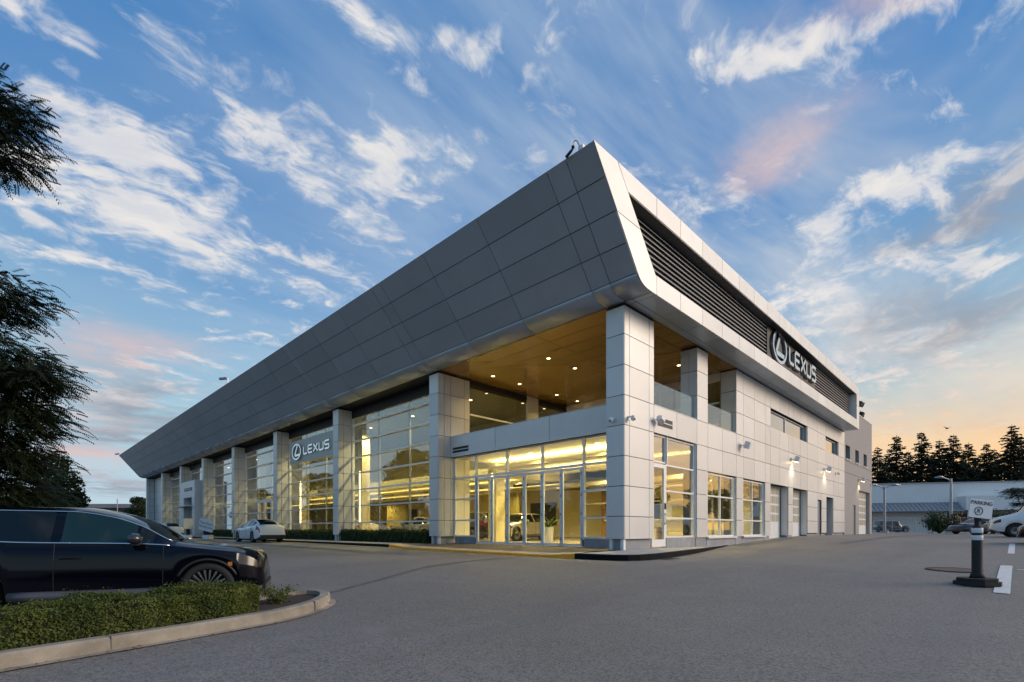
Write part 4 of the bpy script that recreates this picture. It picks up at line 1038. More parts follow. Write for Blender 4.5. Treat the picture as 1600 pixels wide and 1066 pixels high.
_wheels = {}
def wheel_parts(R, rim):
    key = (R, rim)
    if key not in _wheels:
        w = .225
        ty = MB().lathe([(rim, -w / 2 + .01), (rim + .02, -w / 2), (R - .03, -w / 2), (R - .008, -w / 2 + .02), (R, -w / 2 + .05), (R, w / 2 - .05), (R - .008, w / 2 - .02), (R - .03, w / 2), (rim + .02, w / 2), (rim, w / 2 - .01)], 40, 'y').mesh('tyre', True)
        bk = MB().lathe([(.001, .055), (rim - .012, .055), (rim - .004, .10), (rim + .004, .10), (rim + .004, -.10), (rim - .02, -.10), (.001, -.02)], 40, 'y').mesh('rim', True)
        sp = MB(); n = 10
        for k in range(n):
            a = 2 * math.pi * k / n
            for s_ in (-1, 1):
                da = s_ * .17
                def P(r, ang, y): return (r * math.cos(a + ang), y, r * math.sin(a + ang))
                r0, r1 = rim * .22, rim * .97
                sp.add([P(r0, da * .35 - .05 * 1, .085), P(r0, da * .35 + .05, .085), P(r1, da + .055, .098), P(r1, da - .055, .098), P(r0, da * .35 - .05, .06), P(r0, da * .35 + .05, .06), P(r1, da + .055, .07), P(r1, da - .055, .07)],
                       [(0, 1, 2, 3), (4, 7, 6, 5), (0, 4, 5, 1), (1, 5, 6, 2), (2, 6, 7, 3), (3, 7, 4, 0)])
        spm = sp.mesh('spokes')
        hub = MB().lathe([(.001, .10), (.045, .10), (.055, .09), (.06, .05), (.001, .05)], 20, 'y').mesh('hub_cap', True)
        ty.materials.append(M['tyre']); bk.materials.append(M['rimdark']); spm.materials.append(M['rim']); hub.materials.append(M['rimdark'])
        _wheels[key] = (ty, bk, spm, hub)
    return _wheels[key]

def vehicle(name, label, S, paint, loc, heading, cat, group=None, nst=46, detail=False, side_glass='cglass', plate=False):
    L, W = S['L'], S['W']; f = {k: spline(S[k]) for k in ('zt', 'zb', 'wl', 'wb', 'wr')}
    root = tag(empty(name, loc, heading), label, cat, group)
    ar = S['R'] + .055
    xs = set(np.round(np.linspace(0, L, nst), 4)) | {.02, .05, .1, .15, L - .02, L - .06, S['cowl'], S['rf']}
    for ax in S['axles']:
        for t in np.linspace(-1, 1, 17): xs.add(round(ax + ar * math.sin(t * math.pi / 2), 4))
    for a, b in S['win']: xs |= {a, b}
    if S['rr'] < L: xs |= {S['rr'], S['deck']}
    xs = sorted(xs); keep = [xs[0]]
    hard = {q for w_ in S['win'] for q in w_} | {S['cowl'], S['rf'], S['rr'], S['deck']}
    for x in xs[1:]:
        if x - keep[-1] > .012: keep.append(x)
        elif x in hard: keep[-1] = x
    xs = keep
    def ring(x):
        zb, zt, wl, wb, wr = (f[k](x) for k in ('zb', 'zt', 'wl', 'wb', 'wr'))
        zl = S['sill'] + .10 * smooth((.35 - x) / .35) + .12 * smooth((x - L + .4) / .4)
        zl = min(zl, zb - .06)
        for ax in S['axles']:
            if abs(x - ax) < ar: zl = max(zl, min(S['R'] + math.sqrt(ar * ar - (x - ax) ** 2), zb - .05))
        h = zb - zl; zr = zb + (zt - zb) * .86
        return [(wl * .955, zl), (wl * .99, zl + h * .12), (wl, zl + h * .45), (wl * .992, zl + h * .74), (wb, zb), (wb - .018, zb + min(.012, (zt - zb) * .1)),
                ((wb - .018) * .42 + wr * .58, zb + (zr - zb) * .56), (wr, zr), (wr * .84, zr + (zt - zr) * .55), (wr * .5, zt - (zt - zr) * .12), (0, zt)]
    rings = [ring(x) for x in xs]; n = 11
    V = []; 
    for x, r in zip(xs, rings):
        for (y, z) in r: V.append((L / 2 - x, -y, z))
        for (y, z) in r[-2::-1]: V.append((L / 2 - x, y, z))
    m = 2 * n - 1
    groups = {'body': [], 'windscreen': [], 'rear_window': [], 'headlight_r': [], 'headlight_l': [], 'tail_r': [], 'tail_l': []}
    for k in range(len(S['win'])): groups['win_r%d' % k] = []; groups['win_l%d' % k] = []
    for i in range(len(xs) - 1):
        xm = (xs[i] + xs[i + 1]) / 2
        for k in range(m - 1):
            row = k if k < n - 1 else m - 2 - k; side = 'r' if k < n - 1 else 'l'
            face = (i * m + k, i * m + k + 1, (i + 1) * m + k + 1, (i + 1) * m + k); g = 'body'
            if row in (5, 6):
                for q, (a, b) in enumerate(S['win']):
                    if a - .001 <= xm <= b: g = 'win_%s%d' % (side, q)
            elif row >= 7:
                if S['cowl'] <= xm <= S['rf'] - .06 and row >= 7: g = 'windscreen'
                elif S['rr'] + .05 <= xm <= S['deck'] and row >= 8: g = 'rear_window'
            elif row == 3 and .08 < xm < .38: g = 'headlight_' + side
            elif row in (3,) and L - .40 < xm < L - .03: g = 'tail_' + side
            groups[g].append(face)
    groups['body'] += [tuple(range(m)), tuple((len(xs) - 1) * m + q for q in range(m))[::-1]]
    def sub(nm, faces, mt, sm=True):
        if not faces: return None
        idx = sorted({q for fc in faces for q in fc}); mp = {q: j for j, q in enumerate(idx)}
        mb = MB(); mb.add([V[q] for q in idx], [tuple(mp[q] for q in fc) for fc in faces]); return obj(nm, mb, M[mt], root, sm)
    sub('body', groups['body'], paint); sub('windscreen', groups['windscreen'], 'cglass'); sub('rear_window', groups['rear_window'], 'cglass')
    for s_ in 'rl':
        sub('headlight', groups['headlight_' + s_], 'headlamp'); sub('tail_light', groups['tail_' + s_], 'tail')
        for k in range(len(S['win'])): sub('window', groups['win_%s%d' % (s_, k)], side_glass if k == 1 else 'cglass')
    obj('underbody', MB().box(-L / 2 + .35, L / 2 - .35, -W / 2 + .27, W / 2 - .27, .2, .86), M['plastic'], root)
    for (x0, nm) in ((L / 2 - .10, 'grille'),):
        obj(nm, MB().box(x0 - .05, x0 + .075, -.42, .42, S['zb'][1][1] * .55, S['zb'][1][1] * 1.0), M['plastic'], root)
    obj('front_bumper', MB().box(L / 2 - .30, L / 2 + .012, -.66, .66, S['sill'] + .02, S['sill'] + .13), M['plastic'], root)
    obj('rear_bumper', MB().box(-L / 2 - .012, -L / 2 + .3, -.72, .72, S['sill'] + .02, S['sill'] + .24), M['plastic'], root)
    if plate: obj('number_plate', MB().box(-L / 2 - .03, -L / 2 + .02, -.16, .16, .62, .72), M['sign'], root)
    ty, bk, spm, hub = wheel_parts(S['R'], S['rim'])
    for ax in S['axles']:
        for s_ in (-1, 1):
            w = link('wheel', ty, None, root, (L / 2 - ax, s_ * (W / 2 - .135), S['R']), (0, 0, 0 if s_ > 0 else math.pi))
            link('rim', bk, None, w); link('spokes', spm, None, w); link('hub_cap', hub, None, w)
    # door mirrors
    zm = f['zb'](S['win'][0][0]) + .10
    for s_ in (-1, 1):
        x = L / 2 - S['win'][0][0] - .18; y = s_ * (f['wb'](S['win'][0][0]) + .10)
        mir = MB(); 
        prof = [(.0, .02), (.05, .085), (.12, .095), (.17, .08), (.18, .01)]
        V2 = []; N2 = 14
        for (dx, rr) in prof:
            for k in range(N2):
                a = 2 * math.pi * k / N2; V2.append((x + .09 - dx, y + rr * 1.25 * math.cos(a) * 1.0, zm + rr * .85 * math.sin(a)))
        F2 = [(i * N2 + k, i * N2 + (k + 1) % N2, (i + 1) * N2 + (k + 1) % N2, (i + 1) * N2 + k) for i in range(len(prof) - 1) for k in range(N2)] + [tuple(range(N2)), tuple(range((len(prof) - 1) * N2, len(prof) * N2))]
        mir.add(V2, F2); obj('door_mirror', mir, M[paint] if not detail else M['greypaint'], root, True)
        obj('mirror_arm', MB().box(x - .06, x + .03, y - s_ * .16, y, zm - .10, zm - .04), M['plastic'], root)
    if detail or cat == 'car':
        for s_ in (-1, 1):
            for q in S['seams']:
                r = ring(q); obj('door_seam', MB().tube([(L / 2 - q, s_ * (yy + .0005), zz) for yy, zz in r[1:5]], .004 if detail else .006, 5), M['ink'], root)
            for q in S['seams'][1:]:
                yy, zz = ring(q - .2)[3]
                obj('door_handle', MB().tube([(L / 2 - q + .07, s_ * (yy + .005), zz), (L / 2 - q + .12, s_ * (yy + .03), zz + .005), (L / 2 - q + .26, s_ * (yy + .03), zz + .005), (L / 2 - q + .30, s_ * (yy + .005), zz)], .013, 6), M[paint], root)
    if S['clad']:
        for s_ in (-1, 1):
            for ax in S['axles']:
                pts = []
                for t in np.linspace(-1.15, 1.15, 21):
                    x = ax + ar * math.sin(t); z = S['R'] + ar * math.cos(t); y = f['wl'](x) * .985; pts.append((L / 2 - x, s_ * y, z))
                obj('wheel_arch', MB().tube(pts, .020, 8), M['plastic'], root, True)
            pts = [(L / 2 - x, s_ * f['wl'](x) * .985, S['sill'] + .07) for x in np.linspace(S['axles'][0] + ar + .05, S['axles'][1] - ar - .05, 8)]
            obj('sill_cladding', MB().tube(pts, .07, 8), M['cladding'], root, True)
    if detail:
        for s_ in (-1, 1):
            x0, x1 = S['win'][0][0] - .22, S['win'][-1][1] + .1
            for idx, nm in ((5, 'belt_trim'), (7, 'roof_trim')):
                pts = []
                for x in np.linspace(x0 if idx == 5 else x0, x1, 40):
                    r = ring(x); y, z = r[idx]; pts.append((L / 2 - x, s_ * (y + .006), z))
                obj(nm, MB().tube(pts, .011 if idx == 5 else .008, 6), M['chrome'], root, True)
            obj('side_marker', MB().box(L / 2 - .50, L / 2 - .44, s_ * (f['wl'](.47) + .004) - .004, s_ * (f['wl'](.47) + .004) + .004, .70, .76), M['amber'], root)
        obj('front_lip', MB().prism([(-.62, L / 2 - .02), (-.86, L / 2 - .26), (-.88, L / 2 - .30), (-.78, L / 2 - .34), (.78, L / 2 - .34), (.88, L / 2 - .30), (.86, L / 2 - .26), (.62, L / 2 - .02)], 2, .30, .345) if False else MB().add([(L / 2 + .02, -.60, .30), (L / 2 - .22, -.86, .30), (L / 2 - .40, -.86, .30), (L / 2 - .40, .86, .30), (L / 2 - .22, .86, .30), (L / 2 + .02, .60, .30), (L / 2 + .02, -.60, .35), (L / 2 - .22, -.86, .35), (L / 2 - .40, -.86, .35), (L / 2 - .40, .86, .35), (L / 2 - .22, .86, .35), (L / 2 + .02, .60, .35)],
            [(0, 5, 4, 3, 2, 1), (6, 7, 8, 9, 10, 11)] + [(i, (i + 1) % 6, (i + 1) % 6 + 6, i + 6) for i in range(6)]), M['cladding'], root)
        # cabin seen through the side glass
        cab = MB()
        for sx in (-.35, .62): 
            for sy in (-.38, .38): cab.box(sx - .62, sx - .46, sy - .24, sy + .24, .6, 1.28).box(sx - .60, sx - .48, sy - .12, sy + .12, 1.28, 1.46)
        obj('seat', cab, M['plastic'], root)
    return root

def put(name, label, S, paint, anchor, world, heading, cat, **kw):     # world position of a point given in the vehicle's own frame
    c, s_ = math.cos(heading), math.sin(heading); ox = world[0] - (c * anchor[0] - s_ * anchor[1]); oy = world[1] - (s_ * anchor[0] + c * anchor[1])
    z = world[2] if len(world) > 2 else ground_z(ox, oy)
    return vehicle(name, label, S, paint, (ox, oy, z), heading, cat, **kw)
put('parked_suv', 'black SUV parked behind the low hedge in the left foreground', SUV, 'navy', (SUV['L'] / 2 - .78, -.86), (-11.83, .07, .085), R_(-23.2), 'car', nst=90, detail=True, side_glass='cglass_reflect')
put('parked_sedan', 'white sedan with red tail lamps parked beside the showroom front', SEDAN, 'whitepaint', (-SEDAN['L'] / 2, 0), (-2.75, 22.7), R_(90), 'car', plate=False)
put('parked_sedan', 'pale sedan half hidden behind the black SUV bonnet, far along the front', SEDAN, 'whitepaint', (-SEDAN['L'] / 2, 0), (-2.7, 47.8), R_(90), 'car')
# showroom cars
put('display_car', 'dark crossover on display behind the first wide window bay', SUV, 'greypaint', (0, 0), (4.6, 12.6, .722), R_(80), 'car', group='cars on display in the showroom')
put('display_car', 'silver sedan on display beside the upright light strip in the first bay', SEDAN, 'silverpaint', (0, 0), (4.4, 17.8, .722), R_(100), 'car', group='cars on display in the showroom')
put('display_car', 'cream sedan on display in the bay under the grey sign panel', SEDAN, 'beigepaint', (0, 0), (4.2, 25.4, .722), R_(85), 'car', group='cars on display in the showroom')
put('display_car', 'grey car on display seen through the left folding doors', SUV, 'silverpaint', (0, 0), (7.2, 11.6, .722), R_(190), 'car', group='cars on display in the showroom')
# far right
put('delivery_van', 'white delivery van with its bonnet at the right edge of the picture', VAN, 'whitepaint', (VAN['L'] / 2, 0), (24.6, -8.0), R_(97), 'van')
put('parked_car', 'dark hatchback parked in front of the bush by the white warehouse', SEDAN, 'bluepaint', (0, 0), (44.5, -7.0), R_(140), 'car')
put('parked_car', 'black car whose front wheel cuts the right edge of the picture', SEDAN, 'navy', (SEDAN['L'] / 2, 0), (14.6, -9.05), R_(92), 'car')
jx, jy = world_xy(57.5, 76)
vehicle('off_road_car', 'dark boxy off-road car standing behind the wire fence', JEEP, 'bluepaint', (jx, jy, ground_z(jx, jy) - .1), HEAD - R_(90), 'car')

# ------------------------------------------------------------------ signs
def ribbon(mb, pts, w, d0, d1, closed=False):   # a mitred stroke in the x-z plane, from depth d0 to d1
    n = len(pts); Lf = []; Rt = []
    P = [Vector(p) for p in pts]
    for i in range(n):
        a = P[(i - 1) % n] if closed or i > 0 else P[i]; b = P[(i + 1) % n] if closed or i < n - 1 else P[i]
        t1 = (P[i] - a).normalized() if (P[i] - a).length > 0 else (b - P[i]).normalized(); t2 = (b - P[i]).normalized() if (b - P[i]).length > 0 else t1
        n1 = Vector((-t1.y, t1.x)); n2 = Vector((-t2.y, t2.x)); mm = n1 + n2
        mm = n1 if mm.length < 1e-4 else mm.normalized(); k = min(1.0 / max(mm.dot(n1), .35), 2.2)
        Lf.append(P[i] + mm * w / 2 * k); Rt.append(P[i] - mm * w / 2 * k)
    V = [(p.x, d, p.y) for d in (d0, d1) for q in zip(Lf, Rt) for p in q]; F = []; m = 2 * n
    for i in range(n if closed else n - 1):
        j = (i + 1) % n; a, b, c, d = 2 * i, 2 * i + 1, 2 * j + 1, 2 * j
        F += [(a, b, c, d), (a + m, d + m, c + m, b + m), (a, d, d + m, a + m), (b, b + m, c + m, c)]
    if not closed: F += [(0, m, m + 1, 1), (m - 2, m - 1, 2 * m - 1, 2 * m - 2)]
    mb.add(V, F)
def letters(root, H, Wd, gap, wst, depth, mt):
    x = 0
    rr = .16 * H
    def shapes(ch):
        if ch == 'L': return [[(0, H), (0, rr), (rr, 0), (Wd * .9, 0)]]
        if ch == 'E': return [[(Wd, H), (rr, H), (0, H - rr), (0, rr), (rr, 0), (Wd, 0)], [(wst * .4, H / 2), (Wd * .92, H / 2)]]
        if ch == 'X': return [[(0, H), (Wd * 1.05, 0)], [(0, 0), (Wd * .40, H * .40)], [(Wd * .62, H * .58), (Wd * 1.05, H)]]
        if ch == 'U': return [[(0, H), (0, rr), (rr, 0), (Wd - rr, 0), (Wd, rr), (Wd, H)]]
        if ch == 'S': return [[(Wd, H), (rr, H), (0, H - rr), (0, H / 2 + rr * .8), (rr, H / 2), (Wd - rr, H / 2), (Wd, H / 2 - rr * .8), (Wd, rr), (Wd - rr, 0), (0, 0)]]
    for ch in 'LEXUS':
        mb = MB()
        for k, s_ in enumerate(shapes(ch)): ribbon(mb, [(x + p[0], p[1]) for p in s_], wst, -depth - .003 * k, -.0)
        obj('letter', mb, M[mt], root); x += Wd * (.9 if ch == 'L' else (1.05 if ch == 'X' else 1.0)) + gap + wst
def emblem(root, cx, cz, rx, rz, w, mt):
    mb = MB(); ribbon(mb, [(cx + rx * math.cos(a), cz + rz * math.sin(a)) for a in np.linspace(0, 2 * math.pi, 48, endpoint=False)], w, -.13, -.01, True); obj('emblem_ring', mb, M[mt], root)
    mb = MB(); ribbon(mb, [(cx + rx * .12, cz + rz * .86), (cx - rx * .42, cz - rz * .32), (cx - rx * .36, cz - rz * .46), (cx + rx * .80, cz - rz * .46)], w * 1.5, -.10, -.012); obj('emblem_stroke', mb, M[mt], root)
sg = tag(empty('fascia_sign', (11.9, -.63, 9.62)), 'chrome oval emblem and LEXUS lettering on the louvred side fascia', 'sign')
emblem(sg, 1.05, .78, .98, .74, .15, 'chrome')
lt = empty('lettering', (2.35, 0, .34), 0, sg)
letters(lt, .76, .78, .09, .165, .16, 'chrome')
for o in list(lt.children):
    o.parent = sg; o.location = (2.45, 0, .36)
bpy.data.objects.remove(lt)
sb = tag(empty('wall_sign', (.52, 28.6, 6.08), R_(-90)), 'grey sign panel with silver emblem and LEXUS lettering between two columns', 'sign')
obj('backing', MB().box(0.15, 7.75, 0, .12, 0, 1.60), M['alu_dark'], sb)
M['signgrey'] = mat('sign_grey', (.42, .415, .41), .45, .3)
sb.children[0].data.materials[0] = M['signgrey']
emblem(sb, 1.6, .78, .72, .52, .10, 'chrome')
lt = empty('lettering', (0, 0, 0), 0, sb); letters(lt, .50, .62, .09, .12, .08, 'chrome')
for o in list(lt.children):
    o.parent = sb; o.location = (2.7, -.005, .52)
bpy.data.objects.remove(lt)
ps = tag(empty('portal_sign', (-.56, 54.2, 5.45), R_(-90)), 'small dark lettering strip on the white entrance portal', 'sign')
obj('strip', MB().box(0, 3.0, -.03, 0, 0, .30), M['ink'], ps)
for k in range(8): obj('letter', MB().box(.15 + k * .35, .38 + k * .35, -.045, -.031, .06, .24), M['metalgrey'], ps)

def text_mesh(txt, size, ext=.002):
    cu = bpy.data.curves.new('lettering', 'FONT'); cu.body = txt; cu.size = size; cu.align_x = 'CENTER'; cu.align_y = 'CENTER'; cu.extrude = ext
    o = bpy.data.objects.new('tmp', cu); COL.objects.link(o); dg = bpy.context.evaluated_depsgraph_get()
    me = bpy.data.meshes.new_from_object(o.evaluated_get(dg)); bpy.data.objects.remove(o); return me
def text_on(parent, txt, size, x, z, y, m):
    me = text_mesh(txt, size); o = link('lettering', me, None, parent, (x, y, z), (R_(90), 0, 0)); me.materials.clear(); me.materials.append(m); return o
FACE = HEAD - R_(90)
dlx, dly = -1.81, -8.42; dz = ground_z(dlx, dly)
dp = tag(empty('delineator_post', (dlx, dly, dz), FACE), 'black rubber post with two white bands and a parking sign on a heavy base', 'post')
def octa(r, z0, z1, sx=1.0):
    mb = MB(); V = [(r * sx * math.cos(a + .39), r * math.sin(a + .39), z) for z, q in ((z0, 1), (z1, .96)) for a in np.linspace(0, 2 * math.pi, 8, endpoint=False)]
    mb.add(V, [tuple(range(7, -1, -1)), tuple(range(8, 16))] + [(i, (i + 1) % 8, (i + 1) % 8 + 8, i + 8) for i in range(8)]); return mb
obj('base', octa(.33, 0.0, .065, 1.08), M['rubber'], dp); obj('base', octa(.29, .066, .125, 1.05), M['rubber'], dp)
obj('post_tube', MB().lathe([(.11, .126), (.095, .19), (.078, .22), (.078, 1.02), (.068, 1.05), (.04, 1.06), (.04, 1.18), (.001, 1.185)], 20), M['rubber'], dp, True)
for z in (.80, .93): obj('reflective_band', MB().lathe([(.0795, z), (.081, z + .003), (.081, z + .085), (.0795, z + .088)], 20), M['reflective'], dp, True)
bd = obj('sign_board', MB().box(-.205, .205, -.012, .012, -.165, .165), M['sign'], dp, loc=(0.005, -.06, 1.36), rot=(0, R_(7), 0))
text_on(bd, 'PARKING', .092, .0, .10, -.015, M['ink'])
mb = MB(); ribbon(mb, [(-.04 + .07 * math.cos(a), -.045 + .07 * math.sin(a)) for a in np.linspace(0, 2 * math.pi, 28, endpoint=False)], .013, -.016, -.0125, True); obj('circle_mark', mb, M['ink'], bd)
text_on(bd, 'R', .105, -.04, -.045, -.015, M['ink'])
obj('sign_clip', MB().box(-.03, .03, -.05, .03, 1.15, 1.24), M['rubber'], dp)

tx, ty_ = world_xy((325 - 800) / 784 * 36, 36); tz = .70
tp = tag(empty('parking_sign', (tx, ty_, tz), FACE - R_(14)), 'tilted white Test Demo Parking Only board on a short black post', 'sign')
obj('foot', MB().box(-.28, .28, -.22, .22, 0, .28), M['sign'], tp); obj('post_tube', MB().tube([(0, 0, .28), (0, 0, .62)], .18, 10), M['rubber'], tp)
bd = obj('sign_board', MB().box(-.62, .62, -.02, .02, -.42, .42), M['sign'], tp, loc=(.05, -.2, .98), rot=(0, R_(12), 0))
text_on(bd, 'Test Demo', .24, 0, .13, -.024, M['ink']); text_on(bd, 'Parking Only', .22, 0, -.13, -.024, M['ink'])
sx_, sy_ = world_xy((294 - 800) / 784 * 40, 40)
tp = tag(empty('parking_sign', (sx_, sy_, .70), FACE + R_(70)), 'narrow white board seen edge-on above a black post by the portal', 'sign')
obj('foot', MB().box(-.2, .2, -.2, .2, 0, .25), M['sign'], tp); obj('post_tube', MB().tube([(0, 0, .25), (0, 0, .72)], .13, 10), M['rubber'], tp)
obj('sign_board', MB().box(-.40, .40, -.02, .02, .72, 1.55), M['sign'], tp)

# ------------------------------------------------------------------ lamps and cameras on the building
def wall_lamp(x, z, lit, label):
    r = tag(empty('wall_lamp', (x, -.0, z)), label, 'lamp', 'lamps along the service wall')
    obj('bracket', MB().box(-.08, .08, -.03, 0, -.08, .08).tube([(0, -.02, 0), (0, -.16, .02)], .03, 8), M['lampwhite'], r)
    h = obj('housing', MB().lathe([(.001, -.16), (.13, -.16), (.14, -.14), (.14, .14), (.12, .16), (.001, .16)], 20), M['lampwhite'], r, loc=(0, -.28, 0.0), rot=(R_(18), 0, 0))
    if lit:
        obj('lens', MB().lathe([(.001, -.175), (.12, -.175), (.12, -.162), (.001, -.162)], 20), M['lampface'], r, loc=(0, -.28, 0), rot=(R_(18), 0, 0))
        Ld = bpy.data.lights.new('lamp_beam', 'SPOT'); Ld.energy = 42; Ld.spot_size = R_(130); Ld.spot_blend = .7; Ld.color = (1, .88, .62); Ld.shadow_soft_size = .06
        lo = bpy.data.objects.new('lamp_beam', Ld); COL.objects.link(lo); lo.parent = r; lo.location = (0, -.22, -.22); lo.rotation_euler = (R_(-10), 0, 0)
wall_lamp(9.9, 5.24, False, 'unlit wall lamp above the gap between the two gridded windows')
wall_lamp(17.5, 5.36, True, 'lit wall lamp above the two garage doors')
wall_lamp(24.6, 5.40, True, 'lit wall lamp above the staff doors')
wall_lamp(35.6, 5.48, True, 'lit wall lamp on the grey end wall')
fl = tag(empty('floodlight', (1.72, -.0, 5.18)), 'white tilted floodlight on the corner pillar beside the vent', 'lamp')
fl.scale = (.72, .72, .72)
obj('arm', MB().tube([(0, 0, 0), (.05, -.10, -.03), (.16, -.2, 0), (.24, -.24, .02)], .03, 8).box(-.06, .06, -.03, 0, -.07, .07), M['lampwhite'], fl)
obj('housing', MB().box(-.20, .20, -.10, .10, -.13, .13).box(-.15, .15, -.16, -.101, -.11, .11), M['lampwhite'], fl, loc=(.42, -.26, .0), rot=(R_(-20), R_(28), R_(-10)))
def dome_cam(loc, rz, label):
    r = tag(empty('security_camera', loc, rz), label, 'camera', 'security cameras on the building')
    obj('mount', MB().box(-.06, .06, -.02, .0, -.06, .08).box(-.03, .03, -.14, -.02, .03, .07), M['lampwhite'], r)
    obj('housing', MB().lathe([(.001, -.10), (.05, -.085), (.075, -.05), (.08, 0), (.08, .05), (.05, .075), (.001, .08)], 18), M['lampwhite'], r, True, loc=(0, -.17, 0))
    obj('lens', MB().lathe([(.001, -.02), (.03, -.015), (.035, 0), (.001, .0)], 14), M['ink'], r, True, loc=(.0, -.225, -.055), rot=(R_(-50), 0, 0))
dome_cam((-.002, .40, 4.95), R_(-90), 'white dome camera on the left face of the corner pillar')
dome_cam((.25, -.002, 4.98), 0, 'white dome camera on the right face of the corner pillar')
dome_cam((27.7, -.002, 5.36), 0, 'white dome camera high on the wall between the lit lamps')
dome_cam((40.6, .02, 5.4), 0, 'dark little camera at the end of the grey wall')
rc = tag(empty('roof_camera', (-3.02, -.52, 11.72)), 'dark surveillance camera on a bent arm at the roof corner', 'camera')
rc.scale = (.72, .72, .72)
obj('bracket', MB().box(-.02, .14, -.12, .10, -.02, .16), M['lampwhite'], rc)
obj('arm', MB().tube([(.0, .02, .12), (-.06, .12, .36), (-.08, .20, .42), (-.10, .26, .36), (-.10, .28, .20)], .022, 8), M['metalgrey'], rc)
obj('housing', MB().tube([(-.10, .26, .16), (-.13, .36, .06), (-.16, .58, -.08)], [.03, .055, .06], 12).lathe([(.001, -.04), (.06, -.03), (.06, .03), (.001, .04)], 14, 'z', (-.10, .28, .20)), M['ink'], rc)
fg = tag(empty('roof_floodlights', (38.2, .5, 10.88)), 'cluster of dark floodlights on a small mast above the grey end wall', 'lamp')
obj('mast', MB().tube([(0, 0, 0), (0, 0, 1.5)], .05, 8).tube([(-.9, 0, .25), (0, 0, .75)], .03, 6).tube([(-.5, .0, .95), (.5, 0, .95)], .03, 6), M['metalgrey'], fg)
for (x, z, a) in ((-.32, 1.35, .3), (.38, 1.4, -.4), (.3, .55, .2), (.05, .25, -.2)):
    obj('floodlight_head', MB().box(-.22, .22, -.16, .16, -.16, .16), M['ink'], fg, loc=(x, -.15, z), rot=(R_(25), a, 0))
for (x, y, z, lb) in ((-3.0, 30.5, 11.72, 'tiny camera on the roof edge above the middle columns'), (-3.0, 78.6, 11.5, 'tiny camera on the far tip of the roof edge')):
    r = tag(empty('roof_camera', (x, y, z)), lb, 'camera'); obj('bracket', MB().box(-.05, .05, -.05, .05, 0, .35), M['lampwhite'], r); obj('housing', MB().tube([(-.05, .1, .38), (-.45, .35, .30)], .10, 8), M['metalgrey'], r)

# ------------------------------------------------------------------ plants indoors
pp = tag(empty('potted_plant', (3.1, 5.9, .722)), 'spiky green plant in a tall white pot behind the folding doors', 'plant')
obj('pot', MB().lathe([(.001, 0), (.20, 0), (.25, .75), (.22, .75), (.20, .68), (.001, .68)], 20), M['sign'], pp)
lf = MB()
for k in range(16):
    a = k * 2.4; l = .75 + .25 * (k % 3); dr = Vector((math.cos(a), math.sin(a), 0)); sd3 = Vector((-dr.y, dr.x, 0)); V = []
    for i in range(6):
        t = i / 5; c = dr * (l * t) + Vector((0, 0, .7 + l * (1.2 * t - .9 * t * t))); w = .05 * (1 - t) + .003; V += [c - sd3 * w, c + sd3 * w]
    lf.add(V, [(2 * i, 2 * i + 1, 2 * i + 3, 2 * i + 2) for i in range(5)])
obj('leaves', lf, M['hedge2'], pp)

